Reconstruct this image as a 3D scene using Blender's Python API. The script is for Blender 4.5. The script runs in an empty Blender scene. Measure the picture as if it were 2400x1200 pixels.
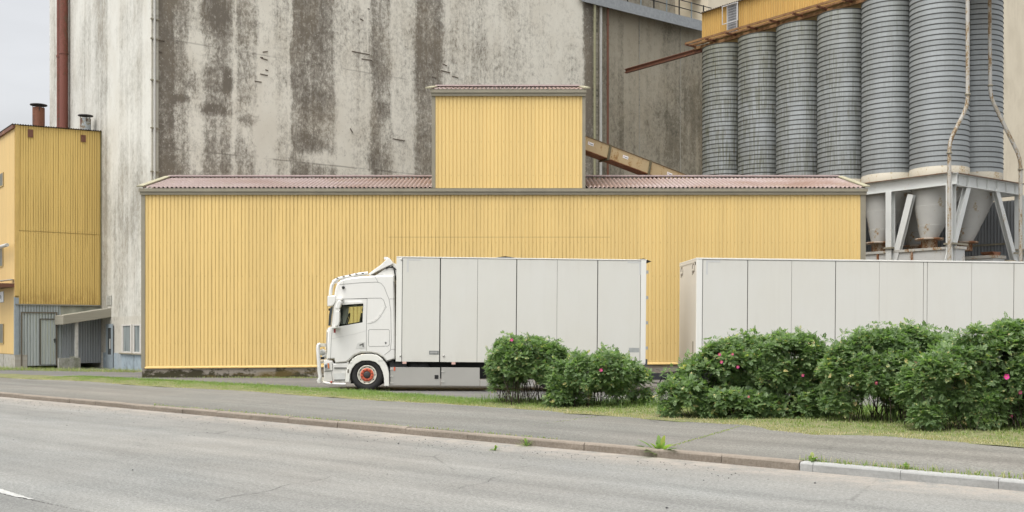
import bpy, bmesh, math, random
import numpy as np
from mathutils import Vector, Matrix
from mathutils.geometry import tessellate_polygon
R = math.radians
random.seed(7)
rng = np.random.default_rng(11)
SC = bpy.context.scene
COL = SC.collection

# ------------------------------------------------------------------ camera, sky, sun, exposure
H_CAM = 1.8                       # lens height above the street
cam = bpy.data.cameras.new('camera'); co = bpy.data.objects.new('camera', cam); COL.objects.link(co)
co.location = (0, 0, H_CAM); co.rotation_euler = (R(90), 0, 0)
cam.sensor_width = 36; cam.lens = 37.5; cam.shift_y = 0.075
cam.clip_start = .1; cam.clip_end = 3000
SC.camera = co
SUN_EL, SUN_AZ = R(66), R(222)    # soft sun behind overcast, up over the left shoulder
w = bpy.data.worlds.new('World'); SC.world = w; w.use_nodes = True
wn = w.node_tree; wl = wn.links
bg = wn.nodes['Background']
sky = wn.nodes.new('ShaderNodeTexSky'); sky.sky_type = 'NISHITA'; sky.sun_disc = False
sky.sun_elevation = SUN_EL; sky.sun_rotation = SUN_AZ
sky.air_density = 1.0; sky.dust_density = 5.0; sky.ozone_density = 1.0
hs = wn.nodes.new('ShaderNodeHueSaturation'); hs.inputs['Saturation'].default_value = .14
wl.new(sky.outputs[0], hs.inputs['Color'])
# an overcast dome: about three times brighter overhead than at the horizon
wt = wn.nodes.new('ShaderNodeTexCoord'); wx = wn.nodes.new('ShaderNodeSeparateXYZ'); wl.new(wt.outputs['Generated'], wx.inputs[0])
wm = wn.nodes.new('ShaderNodeMapRange'); wm.inputs[1].default_value = 0; wm.inputs[2].default_value = 1; wm.inputs[3].default_value = 1.64; wm.inputs[4].default_value = 2.75
wl.new(wx.outputs[2], wm.inputs[0])
wv = wn.nodes.new('ShaderNodeVectorMath'); wv.operation = 'SCALE'; wl.new(hs.outputs[0], wv.inputs[0]); # keep the cloud cover even down to the skyline
wz = wn.nodes.new('ShaderNodeMath'); wz.operation = 'MAXIMUM'; wz.inputs[1].default_value = .16; wl.new(wx.outputs[2], wz.inputs[0])
wq = wn.nodes.new('ShaderNodeCombineXYZ'); wl.new(wx.outputs[0], wq.inputs[0]); wl.new(wx.outputs[1], wq.inputs[1]); wl.new(wz.outputs[0], wq.inputs[2])
wo = wn.nodes.new('ShaderNodeVectorMath'); wo.operation = 'NORMALIZE'; wl.new(wq.outputs[0], wo.inputs[0]); wl.new(wo.outputs[0], sky.inputs[0])
wc = wn.nodes.new('ShaderNodeTexNoise'); wc.inputs['Scale'].default_value = 3.2; wc.inputs['Detail'].default_value = 5; wp = wn.nodes.new('ShaderNodeMapping'); wp.inputs['Scale'].default_value = (1, 1, 3.5)
wl.new(wt.outputs['Generated'], wp.inputs[0]); wl.new(wp.outputs[0], wc.inputs['Vector'])
wr_ = wn.nodes.new('ShaderNodeMapRange'); wr_.inputs[1].default_value = .3; wr_.inputs[2].default_value = .7; wr_.inputs[3].default_value = .90; wr_.inputs[4].default_value = 1.10; wl.new(wc.outputs[0], wr_.inputs[0])
wk_ = wn.nodes.new('ShaderNodeMath'); wk_.operation = 'MULTIPLY'; wl.new(wm.outputs[0], wk_.inputs[0]); wl.new(wr_.outputs[0], wk_.inputs[1])
wl.new(wk_.outputs[0], wv.inputs[3])
wl.new(wv.outputs[0], bg.inputs[0]); bg.inputs[1].default_value = .13
sl = bpy.data.lights.new('sun', 'SUN'); sl.energy = .5; sl.angle = R(50); sl.color = (1, .95, .87)
so = bpy.data.objects.new('sun', sl); COL.objects.link(so)
sd = Vector((math.sin(SUN_AZ) * math.cos(SUN_EL), math.cos(SUN_AZ) * math.cos(SUN_EL), math.sin(SUN_EL)))
so.rotation_euler = sd.to_track_quat('Z', 'Y').to_euler(); so.location = (-20, -20, 40)
SC.view_settings.view_transform = 'Standard'; SC.view_settings.look = 'None'
SC.view_settings.exposure = -0.02; SC.view_settings.gamma = 1
SC.cycles.max_bounces = 8; SC.cycles.diffuse_bounces = 4
SC.cycles.use_denoising = True

# ------------------------------------------------------------------ frames (each building has its own axes)
FPX, CX, HY = 2500.0, 1200.0, 780.0
class Fr:
    def __init__(s, o, yaw=0, pitch=0):
        s.m = Matrix.Translation(Vector(o)) @ Matrix.Rotation(yaw, 4, 'Z') @ Matrix.Rotation(pitch, 4, 'Y')
        s.i = s.m.inverted()
    def hit(s, px, py, ax, val):      # sight line through a photo point met with a plane of this frame
        o = s.i @ Vector((0, 0, H_CAM))
        d = s.i.to_3x3() @ Vector(((px - CX) / FPX, 1, (HY - py) / FPX))
        return o + d * ((val - o[ax]) / d[ax])
    def loc(s, p): return s.i @ Vector(p)
def at(px, py, D): return Vector(((px - CX) / FPX * D, D, H_CAM + (HY - py) / FPX * D))
def atz(px, py, z):
    D = FPX * (H_CAM - z) / (py - HY); return Vector(((px - CX) / FPX * D, D, z))

# ------------------------------------------------------------------ mesh builder
class MB:
    def __init__(s): s.v = []; s.f = []; s.s = []
    def add(s, vs, fs, sm=False):
        b = len(s.v); s.v += [tuple(p) for p in vs]
        s.f += [tuple(i + b for i in f) for f in fs]; s.s += [sm] * len(fs); return s
    def box(s, x0, x1, y0, y1, z0, z1):
        return s.add([(x0,y0,z0),(x1,y0,z0),(x1,y1,z0),(x0,y1,z0),(x0,y0,z1),(x1,y0,z1),(x1,y1,z1),(x0,y1,z1)],
              [(0,3,2,1),(4,5,6,7),(0,1,5,4),(1,2,6,5),(2,3,7,6),(3,0,4,7)])
    def bar(s, p, q, w, h, up=(0,0,1)):
        p, q = Vector(p), Vector(q); d = (q - p).normalized(); a = d.cross(Vector(up))
        if a.length < 1e-4: a = d.cross(Vector((0,1,0)))
        a.normalize(); b = a.cross(d); a *= w/2; b *= h/2
        vs = [p-a-b, p+a-b, p+a+b, p-a+b, q-a-b, q+a-b, q+a+b, q-a+b]
        return s.add(vs, [(0,3,2,1),(4,5,6,7),(0,1,5,4),(1,2,6,5),(2,3,7,6),(3,0,4,7)])
    def ibeam(s, p, q, w, h, t=.02, up=(0,0,1)):
        p, q = Vector(p), Vector(q); d = (q - p).normalized(); a = d.cross(Vector(up)).normalized(); b = a.cross(d)
        s.bar(p + b*(h-t)/2, q + b*(h-t)/2, w, t, up); s.bar(p - b*(h-t)/2, q - b*(h-t)/2, w, t, up)
        return s.bar(p, q, t, h - 2*t, up)
    def tube(s, path, r, n=8, cap=True):
        P = [Vector(p) for p in path]; rs = r if isinstance(r, (list, tuple)) else [r]*len(P)
        vs = []; fs = []; ref = None
        for i, p in enumerate(P):
            t = (P[min(i+1, len(P)-1)] - P[max(i-1, 0)]).normalized()
            if ref is None: ref = Vector((0,0,1)) if abs(t.z) < .9 else Vector((1,0,0))
            a = t.cross(ref).normalized(); b = a.cross(t); ref = -t.cross(a) if False else b
            for k in range(n):
                an = 2*math.pi*k/n; vs.append(p + (a*math.cos(an) + b*math.sin(an))*rs[i])
        for i in range(len(P)-1):
            for k in range(n):
                k2 = (k+1) % n; fs.append((i*n+k, i*n+k2, (i+1)*n+k2, (i+1)*n+k))
        s.add(vs, fs, True)
        if cap: s.add(vs[:n], [tuple(range(n))[::-1]]); s.add(vs[-n:], [tuple(range(n))])
        return s
    def lathe(s, prof, n=32, c=(0,0,0), axis='z', sm=True, cap=False):
        vs = []; fs = []
        for r, z in prof:
            for k in range(n):
                a = 2*math.pi*k/n; x, y = r*math.cos(a), r*math.sin(a)
                vs.append((c[0]+x, c[1]+y, c[2]+z) if axis == 'z' else (c[0]+x, c[1]+z, c[2]-y) if axis == 'y' else (c[0]+z, c[1]+x, c[2]+y))
        for i in range(len(prof)-1):
            for k in range(n):
                k2 = (k+1) % n; fs.append((i*n+k, i*n+k2, (i+1)*n+k2, (i+1)*n+k))
        s.add(vs, fs, sm)
        if cap: s.add(vs[:n], [tuple(range(n))[::-1]]); s.add(vs[-n:], [tuple(range(n))])
        return s
    def prism(s, outer, ax, a0, a1, holes=()):    # 2-D outline in the two other axes, pushed along ax
        lists = [outer] + list(holes)
        flat = [p for l in lists for p in l]; n = len(flat)
        def to3(p, a): return (a, p[0], p[1]) if ax == 0 else (p[0], a, p[1]) if ax == 1 else (p[0], p[1], a)
        vs = [to3(p, a0) for p in flat] + [to3(p, a1) for p in flat]; fs = []
        if holes:
            for t in tessellate_polygon([[Vector((p[0], p[1], 0)) for p in l] for l in lists]):
                fs.append(tuple(t)); fs.append(tuple(i+n for i in reversed(t)))
        else: fs += [tuple(range(n)), tuple(range(2*n-1, n-1, -1))]
        o = 0
        for l in lists:
            m = len(l)
            for k in range(m): fs.append((o+k, o+(k+1)%m, o+(k+1)%m+n, o+k+n))
            o += m
        return s.add(vs, fs)
    def corr(s, o, du, dv, wid, hei, nrm, pitch=.15, dep=.03, groove=.3, thick=0, wave=False, hfun=None):
        # ribbed sheet: ribs run along dv; nrm points outwards; groove = share of the pitch that is sunk
        o, du, dv, nrm = Vector(o), Vector(du), Vector(dv), Vector(nrm); xs = []
        n = int(wid/pitch)
        for i in range(n+1):
            b = i*pitch
            if wave:
                for k in range(6): xs.append((b + pitch*k/6, dep*.5*(math.cos(2*math.pi*k/6)-1)))
            else:
                g = groove*pitch
                xs += [(b, 0), (b + pitch - g - .012, 0), (b + pitch - g, -dep), (b + pitch - .012, -dep)]
        xs = [q for q in xs if q[0] < wid]; xs.append((wid, 0))
        vs = []; fs = []
        for x, d in xs:
            t = hfun(x) if hfun else (0, hei)
            vs.append(o + du*x + nrm*d + dv*t[0]); vs.append(o + du*x + nrm*d + dv*t[1])
        for i in range(len(xs)-1): fs.append((2*i, 2*i+2, 2*i+3, 2*i+1))
        return s.add(vs, fs, wave)
    def build(s, name, m, parent=None, bev=0, fix=True, seg=2):
        me = bpy.data.meshes.new(name); me.from_pydata(s.v, [], s.f); me.materials.append(m)
        me.polygons.foreach_set('use_smooth', s.s)
        if fix:
            bm = bmesh.new(); bm.from_mesh(me)
            bmesh.ops.recalc_face_normals(bm, faces=bm.faces); bm.to_mesh(me); bm.free()
        me.update()
        o = bpy.data.objects.new(name, me); COL.objects.link(o)
        if parent: o.parent = parent
        if bev:
            b = o.modifiers.new('bevel', 'BEVEL'); b.width = bev; b.segments = seg; b.limit_method = 'ANGLE'; b.angle_limit = R(35)
        return o
def npmesh(name, V, F, m, parent=None, tone=None):
    me = bpy.data.meshes.new(name); V = np.asarray(V, dtype=np.float32); F = np.asarray(F, dtype=np.int32); k = F.shape[1]
    me.vertices.add(len(V)); me.vertices.foreach_set('co', V.ravel())
    me.loops.add(F.size); me.loops.foreach_set('vertex_index', F.ravel())
    me.polygons.add(len(F)); me.polygons.foreach_set('loop_start', np.arange(0, F.size, k, dtype=np.int32))
    me.update(calc_edges=True)
    if tone is not None:
        a = me.attributes.new('tone', 'FLOAT', 'FACE'); a.data.foreach_set('value', np.asarray(tone, dtype=np.float32))
    me.materials.append(m)
    o = bpy.data.objects.new(name, me); COL.objects.link(o)
    if parent: o.parent = parent
    return o
def tag(o, label, cat, group=None):
    o['label'] = label; o['category'] = cat
    if group: o['group'] = group
    return o
def thing(name, fr, label, cat, group=None):
    o = bpy.data.objects.new(name, None); COL.objects.link(o)
    o.matrix_world = fr.m if isinstance(fr, Fr) else Matrix.Translation(Vector(fr))
    return tag(o, label, cat, group)
def structure(o): o['kind'] = 'structure'; return o
def text_mesh(name, body, size, m, parent, loc, rot, ext=.002):
    c = bpy.data.curves.new(name, 'FONT'); c.body = body; c.size = size; c.extrude = ext; c.align_x = 'CENTER'
    t = bpy.data.objects.new(name, c); COL.objects.link(t)
    me = bpy.data.meshes.new_from_object(t.evaluated_get(bpy.context.evaluated_depsgraph_get()))
    bpy.data.objects.remove(t); o = bpy.data.objects.new(name, me); COL.objects.link(o)
    me.materials.clear(); me.materials.append(m); o.parent = parent; o.location = loc; o.rotation_euler = rot
    return o

# ------------------------------------------------------------------ materials
class Mt:
    def __init__(s, name, rough=.8, metal=0, spec=.3):
        s.m = bpy.data.materials.new(name); s.m.use_nodes = True; s.t = s.m.node_tree
        s.b = s.t.nodes['Principled BSDF']; s.b.inputs['Roughness'].default_value = rough
        s.b.inputs['Metallic'].default_value = metal; s.b.inputs['Specular IOR Level'].default_value = spec
        s.obj = s.t.nodes.new('ShaderNodeTexCoord').outputs['Object']
    def put(s, sock, v):
        if isinstance(v, bpy.types.NodeSocket): s.t.links.new(v, sock)
        elif v is not None:
            if isinstance(v, (tuple, list)) and len(v) == 3 and len(sock.default_value) == 4: v = (*v, 1)
            sock.default_value = v
    def map(s, sc, loc=(0,0,0), vec=None):
        n = s.t.nodes.new('ShaderNodeMapping'); s.put(n.inputs[0], vec or s.obj)
        n.inputs['Scale'].default_value = sc; n.inputs['Location'].default_value = loc; return n.outputs[0]
    def noise(s, sc=(1,1,1), detail=4, rough=.6, dist=0, loc=(0,0,0), vec=None):
        if not isinstance(sc, (tuple, list)): sc = (sc,)*3
        n = s.t.nodes.new('ShaderNodeTexNoise'); s.put(n.inputs['Vector'], s.map(sc, loc, vec))
        n.inputs['Scale'].default_value = 1; n.inputs['Detail'].default_value = detail
        n.inputs['Roughness'].default_value = rough; n.inputs['Distortion'].default_value = dist; return n.outputs[0]
    def voro(s, sc, feature='F1', out=0):
        n = s.t.nodes.new('ShaderNodeTexVoronoi'); n.feature = feature; s.put(n.inputs['Vector'], s.obj)
        n.inputs['Scale'].default_value = sc; return n.outputs[out]
    def ramp(s, f, stops, interp='LINEAR'):
        n = s.t.nodes.new('ShaderNodeValToRGB'); n.color_ramp.interpolation = interp; e = n.color_ramp.elements
        while len(e) < len(stops): e.new(.5)
        for k, (p, c) in enumerate(stops):
            e[k].position = p; e[k].color = (c, c, c, 1) if not isinstance(c, tuple) else (*c, 1)
        s.put(n.inputs[0], f); return n.outputs[0]
    def step(s, f, a, b):             # 0 at a, 1 at b
        n = s.t.nodes.new('ShaderNodeMapRange'); n.clamp = True; s.put(n.inputs[0], f)
        n.inputs[1].default_value = a; n.inputs[2].default_value = b; return n.outputs[0]
    def mix(s, f, a, b, mode='MIX'):
        n = s.t.nodes.new('ShaderNodeMix'); n.data_type = 'RGBA'; n.blend_type = mode
        s.put(n.inputs[0], f); s.put(n.inputs[6], a); s.put(n.inputs[7], b); return n.outputs[2]
    def math(s, op, a, b=None, clamp=False):
        n = s.t.nodes.new('ShaderNodeMath'); n.operation = op; n.use_clamp = clamp
        s.put(n.inputs[0], a); s.put(n.inputs[1], b); return n.outputs[0]
    def sep(s, vec=None):
        n = s.t.nodes.new('ShaderNodeSeparateXYZ'); s.put(n.inputs[0], vec or s.obj); return n.outputs
    def comb(s, x, y, z):
        n = s.t.nodes.new('ShaderNodeCombineXYZ')
        for i, v in enumerate((x, y, z)): s.put(n.inputs[i], v)
        return n.outputs[0]
    def attr(s, name):
        n = s.t.nodes.new('ShaderNodeAttribute'); n.attribute_name = name; return n.outputs['Fac']
    def white(s, v):
        n = s.t.nodes.new('ShaderNodeTexWhiteNoise'); n.noise_dimensions = '1D'; s.put(n.inputs['W'], v); return n.outputs[0]
    def bump(s, h, st=.3, d=.02):
        n = s.t.nodes.new('ShaderNodeBump'); n.inputs['Strength'].default_value = st; n.inputs['Distance'].default_value = d
        s.put(n.inputs['Height'], h); s.t.links.new(n.outputs[0], s.b.inputs['Normal'])
    def out(s, col): s.put(s.b.inputs['Base Color'], col); return s.m
def plain(name, col, rough=.6, metal=0, var=.12, sc=6, spec=.4):
    a = Mt(name, rough, metal, spec); n = a.noise(sc, 5)
    f = a.ramp(n, [(.3, 1-var), (.7, 1+var*.4)])
    return a.out(a.mix(1.0, col, f, 'MULTIPLY'))

def m_yellow(name, base, stain, axis=0, pitch=.15, amount=.6, floor_dirt=None, phase=0.0, seams=(), clean=None, calm=1.0):
    a = Mt(name, .55, 0, .3); x, y, z = a.sep(); u = (x, y, z)[axis]
    st = [1.0, 1.0, 1.0]
    v = a.comb(u, 0.0, z)
    # every rib takes its own age, every sheet its own batch
    rib = a.math('FLOOR', a.math('DIVIDE', u, pitch)); rr = a.white(rib)
    sheet = a.white(a.math('FLOOR', a.math('DIVIDE', u, pitch*7)))
    tone = a.math('ADD', a.math('MULTIPLY', rr, .07*calm), a.math('MULTIPLY', sheet, .08)); tone = a.math('ADD', tone, .87)
    c = a.mix(1.0, base, tone, 'MULTIPLY')
    c = a.mix(a.math('MULTIPLY', a.noise((.25,.25,.18), 3, vec=v), .35), c, tuple(k*f for k, f in zip(base, (1.06,1.12,1.35))))
    # dirt that sits in the grooves, broken along the height
    fr = a.math('FRACT', a.math('ADD', a.math('DIVIDE', u, pitch), phase))
    gro = a.ramp(fr, [(.64, 0.0), (.73, 1.0), (.96, .85), (1.0, 0.0)])
    brk = a.noise((7, 1, .55 if calm == 1 else .22), 5, .7 if calm == 1 else .5, vec=v); big = a.noise((.16, 1, .22), 3, .5, loc=(3,0,1), vec=v)
    k = a.math('MULTIPLY', gro, a.step(a.math('ADD', a.math('MULTIPLY', brk, .75), a.math('MULTIPLY', big, .5)), .55, .70))
    if clean: k = a.math('MULTIPLY', k, a.ramp(a.math('DIVIDE', u, 30.0), [(0, .8), (clean[0]/30-.01, 1.0), (clean[1]/30-.02, .75), (clean[1]/30+.04, .25), (1, .12)]))
    c = a.mix(a.math('MULTIPLY', k, amount), c, stain)
    spots = a.step(a.noise((16, 1, 7), 2, .5, vec=v), .68, .73)
    c = a.mix(a.math('MULTIPLY', spots, .28*amount*calm), c, stain)
    run = a.math('MULTIPLY', a.step(a.noise((3.2, 1, .12), 4, .6, loc=(1,0,5), vec=v), .52, .75), a.noise((1,1,.6), 3, vec=v))
    c = a.mix(a.math('MULTIPLY', run, amount*.7*calm), c, tuple(q*.62 for q in base))
    # rows of fixings with a little rust under each
    fu = a.math('ABSOLUTE', a.math('SUBTRACT', a.math('FRACT', a.math('DIVIDE', u, pitch*2)), .35)); fz = a.math('FRACT', a.math('DIVIDE', z, 1.35))
    k = a.math('MULTIPLY', a.step(fu, .075, .03), a.step(fz, .055, .02)); c = a.mix(a.math('MULTIPLY', k, .32), c, stain)
    for zz, ww, *xr in seams:      # lap joints that hold a line of grime
        d = a.math('ABSOLUTE', a.math('SUBTRACT', z, zz)); k = a.math('MULTIPLY', a.step(d, ww, ww*.3), a.noise((9,1,9), 2, vec=v))
        if xr: k = a.math('MULTIPLY', k, a.math('MULTIPLY', a.step(u, xr[0], xr[0]+.02), a.step(u, xr[1], xr[1]-.02)))
        c = a.mix(a.math('MULTIPLY', k, .7), c, stain)
    if floor_dirt:
        z0, z1 = floor_dirt; k = a.math('MULTIPLY', a.step(z, z1, z0), a.step(a.noise((6,1,1.5), 4, .7, vec=v), .38, .62))
        c = a.mix(a.math('MULTIPLY', k, .8), c, stain)
    return a.out(c)

def m_concrete(name, light, dark, axis=0, bands=None, length=27, base_amt=.3, fine=1.0, top=None, grime=0, blots=(), lines=()):
    a = Mt(name, .9, 0, .15); x, y, z = a.sep(); u = (x, y, z)[axis]; v = a.comb(u, 0.0, z)
    wob = a.math('MULTIPLY', a.math('SUBTRACT', a.noise((1.2,1,.35), 5, .7, vec=v), .5), .65)
    uu = a.math('DIVIDE', a.math('ADD', u, wob), length)
    b = a.ramp(uu, bands) if bands else base_amt
    def term(n, k): return a.math('MULTIPLY', a.math('SUBTRACT', n, .5), k)
    q = a.math('ADD', term(a.noise((.30, 1, .20), 5, .65, loc=(5,0,2), vec=v), 1.5), b)
    q = a.math('ADD', q, term(a.noise((2.4, 1, .10), 5, .65, vec=v), .85))
    grain = a.noise((3.4, 1, 2.7), 9, .80, dist=.4, vec=v); q = a.math('ADD', q, term(grain, 1.9*fine))
    q = a.math('ADD', q, term(a.noise((11, 1, 5), 6, .8, loc=(3,0,3), vec=v), 1.5*fine))
    if top: q = a.math('ADD', q, a.math('MULTIPLY', a.step(z, top[0], top[1]), top[2]))
    for cu, cz, ru, rz, am in blots:      # single damp patches
        du = a.math('DIVIDE', a.math('SUBTRACT', a.math('ADD', u, wob), cu), ru); dz = a.math('DIVIDE', a.math('SUBTRACT', a.math('ADD', z, wob), cz), rz)
        r2 = a.math('ADD', a.math('MULTIPLY', du, du), a.math('MULTIPLY', dz, dz)); q = a.math('ADD', q, a.math('MULTIPLY', a.step(r2, 1.6, .1), am))
    d = a.ramp(q, [(.10, 0.0), (.38, .30), (.62, .72), (.95, 1.0)])
    c = a.mix(d, light, dark)
    c = a.mix(a.math('MULTIPLY', a.step(a.noise((.5,1,.3), 3, loc=(9,0,0), vec=v), .45, .65), .30), c, a.mix(.6, c, (.33,.27,.18)))
    flake = a.step(a.noise((6.5, 1, 5), 5, .75, loc=(2,0,7), vec=v), .60, .64)
    c = a.mix(a.math('MULTIPLY', flake, .5*min(1, fine)), c, tuple(k*1.04 for k in light))
    pit = a.step(a.noise((9, 1, 7), 4, .7, loc=(4,0,3), vec=v), .63, .68)
    c = a.mix(a.math('MULTIPLY', pit, .55*min(1, fine)), c, tuple(k*.6 for k in dark))
    for zz, sl, am in lines:              # day joints of the pour
        dd = a.math('ABSOLUTE', a.math('SUBTRACT', z, a.math('ADD', zz, a.math('MULTIPLY', wob, .12))))
        c = a.mix(a.math('MULTIPLY', a.step(dd, .05, .015), a.math('MULTIPLY', a.step(a.noise((.7,1,2), 3, vec=v), .42, .55), am)), c, tuple(k*.6 for k in dark))
    if grime:
        k = a.math('MULTIPLY', a.step(z, grime, 0.0), a.step(a.noise((1.3,1,1.0), 5, .7, loc=(0,0,4), vec=v), .35, .65))
        c = a.mix(a.math('MULTIPLY', k, .7), c, (.09,.09,.05))
    a.bump(grain, .25, .02)
    return a.out(c)

def m_painted_rust(name, paint, rust=(.22,.085,.035), amt=.5, sc=3, rough=.6, streaky=True):
    a = Mt(name, rough, 0, .35)
    n = a.noise((sc, sc, sc*.35) if streaky else sc, 6, .72); n2 = a.noise(sc*6, 4, .7)
    q = a.math('ADD', n, a.math('MULTIPLY', a.math('SUBTRACT', n2, .5), .5))
    t = .78 - .38*amt
    c = a.mix(a.ramp(a.noise(1.2, 4), [(.3, .0), (.75, .35)]), paint, tuple(k*.72 for k in paint))
    c = a.mix(a.step(q, t-.06, t+.02), c, (paint[0]*.75, paint[1]*.62, paint[2]*.42))
    c = a.mix(a.step(q, t, t+.07), c, rust)
    return a.out(c)

def m_galv(name, seed, moss):
    a = Mt(name, .5, .35, .4); x, y, z = a.sep()
    ang = a.math('ARCTAN2', y, x); v = a.comb(ang, 0.0, z)
    fl = a.noise(14, 3, .6); big = a.noise((.5,.5,.35), 4, loc=(seed,0,0))
    c = a.mix(fl, (.27,.29,.295), (.43,.455,.46))
    c = a.mix(a.math('MULTIPLY', big, .5), c, (.37,.385,.375))
    band = a.math('FLOOR', a.math('DIVIDE', z, .245)); c = a.mix(1.0, c, a.math('ADD', a.math('MULTIPLY', a.white(a.math('ADD', band, seed)), .16), .86), 'MULTIPLY')
    vert = a.step(a.noise((15, 1, .6), 5, .72, loc=(seed,0,0), vec=v), .41, .56)
    mo = a.step(a.noise((1.7, 1, .32), 5, .7, loc=(0,0,seed), vec=v), .36, .58)
    c = a.mix(a.math('MULTIPLY', a.math('MULTIPLY', vert, mo), moss*.8, True), c, (.135,.135,.085))
    c = a.mix(a.math('MULTIPLY', a.step(z, 14.0, 18.5), moss*.6), c, (.17,.165,.11))
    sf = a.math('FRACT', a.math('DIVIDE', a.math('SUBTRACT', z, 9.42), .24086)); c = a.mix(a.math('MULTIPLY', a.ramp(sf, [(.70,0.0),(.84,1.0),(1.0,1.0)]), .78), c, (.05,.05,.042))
    rs = a.step(a.noise((9, 1, 1.2), 4, .7, loc=(2,0,seed), vec=v), .60, .66)
    c = a.mix(a.math('MULTIPLY', rs, .35*moss), c, (.16,.12,.06))
    a.bump(fl, .15, .005)
    return a.out(c)

def m_asphalt(name, base, lane=None, sand=False, warm=(.30,.27,.23), contrast=1.0):
    a = Mt(name, .88, 0, .25); x, y, z = a.sep()
    g1 = a.noise(26, 5, .8); g2 = a.noise(75, 2, .6); big = a.noise((.25,.5,1), 5, .6); trk = a.noise((.05, 1.3, 1), 4, .55, loc=(2,3,0))
    c = a.mix(a.ramp(g1, [(.40, 0.0), (.60, 1.0)]), tuple(k*(1-.28*contrast) for k in base), tuple(k*(1+.24*contrast) for k in base))
    c = a.mix(a.step(a.noise(38, 2, .6, loc=(2,2,0)), .60, .66), c, tuple(k*1.5 for k in base))
    c = a.mix(a.math('MULTIPLY', a.step(g2, .40, .33), .6), c, tuple(k*.5 for k in base))
    c = a.mix(a.math('MULTIPLY', a.step(big, .38, .7), .45), c, a.mix(.6, c, warm))
    c = a.mix(1.0, c, a.ramp(trk, [(.33, .80), (.66, 1.10)]), 'MULTIPLY')
    c = a.mix(1.0, c, a.ramp(a.noise((.6,1.2,1), 5, .7, loc=(7,1,0)), [(.3, .88), (.7, 1.07)]), 'MULTIPLY')
    c = a.mix(a.math('MULTIPLY', a.step(a.noise((.12,.2,1), 3, .5, loc=(1,6,0)), .38, .62), .5), c, a.mix(1.0, c, (.93,.99,1.05), 'MULTIPLY'))
    cr = a.voro(.35, 'DISTANCE_TO_EDGE'); wob = a.noise(2.2, 5, .7)
    crk = a.math('MULTIPLY', a.step(a.math('ADD', cr, a.math('MULTIPLY', wob, .05)), .031, .024), a.step(a.noise(.3, 2, loc=(4,4,0)), .5, .62))
    c = a.mix(a.math('MULTIPLY', crk, .55), c, tuple(k*.4 for k in base))
    if sand:      # sand washed against the kerb
        e = a.math('ADD', y, a.math('MULTIPLY', a.math('SUBTRACT', a.noise((.6,1.5,1), 5, .7), .5), .9))
        k = a.math('MULTIPLY', a.step(e, -1.1, -.15), a.ramp(a.noise(2.6, 6, .8), [(.36, .05), (.62, .95)]))
        c = a.mix(k, c, (.36,.318,.268))
    a.bump(g1, .35, .01)
    return a.out(c)

def m_leaf(name, cols):
    a = Mt(name, .45, 0, .5); t = a.attr('tone')
    c = a.ramp(t, cols); a.out(c)
    tr = a.t.nodes.new('ShaderNodeBsdfTranslucent'); a.t.links.new(a.mix(1.0, c, (1.0,1.25,.5), 'MULTIPLY'), tr.inputs[0])
    ms = a.t.nodes.new('ShaderNodeMixShader'); ms.inputs[0].default_value = .48
    a.t.links.new(a.b.outputs[0], ms.inputs[1]); a.t.links.new(tr.outputs[0], ms.inputs[2])
    a.t.links.new(ms.outputs[0], a.t.nodes['Material Output'].inputs[0]); return a.m

YEL = (.705,.505,.195)
M = {}
M['fascia'] = plain('taupe_trim', (.25,.225,.165), .6, 0, .12, 2)
M['rust'] = m_painted_rust('rust_brown', (.15,.065,.04), (.24,.11,.06), .5, 2)
M['dark'] = plain('black_parts', (.012,.012,.012), .6, 0, .2)
M['dark_gap'] = plain('seam_black', (.02,.02,.018), .8)
def m_vehicle(name, col, rough):
    a = Mt(name, rough, 0, .5); x, y, z = a.sep(); a.b.inputs['Coat Weight'].default_value = .25; a.b.inputs['Coat Roughness'].default_value = .12
    c = a.mix(a.ramp(a.noise((.5,.5,.35), 4, .6), [(.35, 0.0), (.7, .5)]), col, tuple(k*f for k, f in zip(col, (.97,.95,.91))))
    lo = a.math('MULTIPLY', a.ramp(a.math('DIVIDE', z, 4.0), [(.05, 1.0), (.22, .35), (.33, .10), (.9, .04), (1.0, .16)]), a.ramp(a.noise((2.2,2.2,.7), 6, .72), [(.36, 0.0), (.66, 1.0)]))
    c = a.mix(a.math('MULTIPLY', lo, .6), c, (.30,.26,.20))
    run = a.math('MULTIPLY', a.step(a.noise((7,7,.22), 4, .6, loc=(2,0,1)), .56, .70), .06); c = a.mix(run, c, (.36,.33,.27))
    a.b.inputs['Roughness'].default_value = rough
    return a.out(c)
M['white'] = m_vehicle('white_paint', (.70,.693,.66), .26)
M['grey_paint'] = m_painted_rust('pale_grey_steel', (.60,.61,.585), amt=.22, sc=2.2)
M['green_pipe'] = plain('olive_pipe', (.27,.26,.16), .6)
M['light_pipe'] = plain('grey_pipe', (.48,.47,.43), .5)
M['glass'] = (lambda a: (a.b.inputs['Transmission Weight'].__setattr__('default_value', 1), a.b.inputs['IOR'].__setattr__('default_value', 1.05), a.out((.92,.95,.93)))[2])(Mt('clear_glass', .03, 0, .5))

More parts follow.
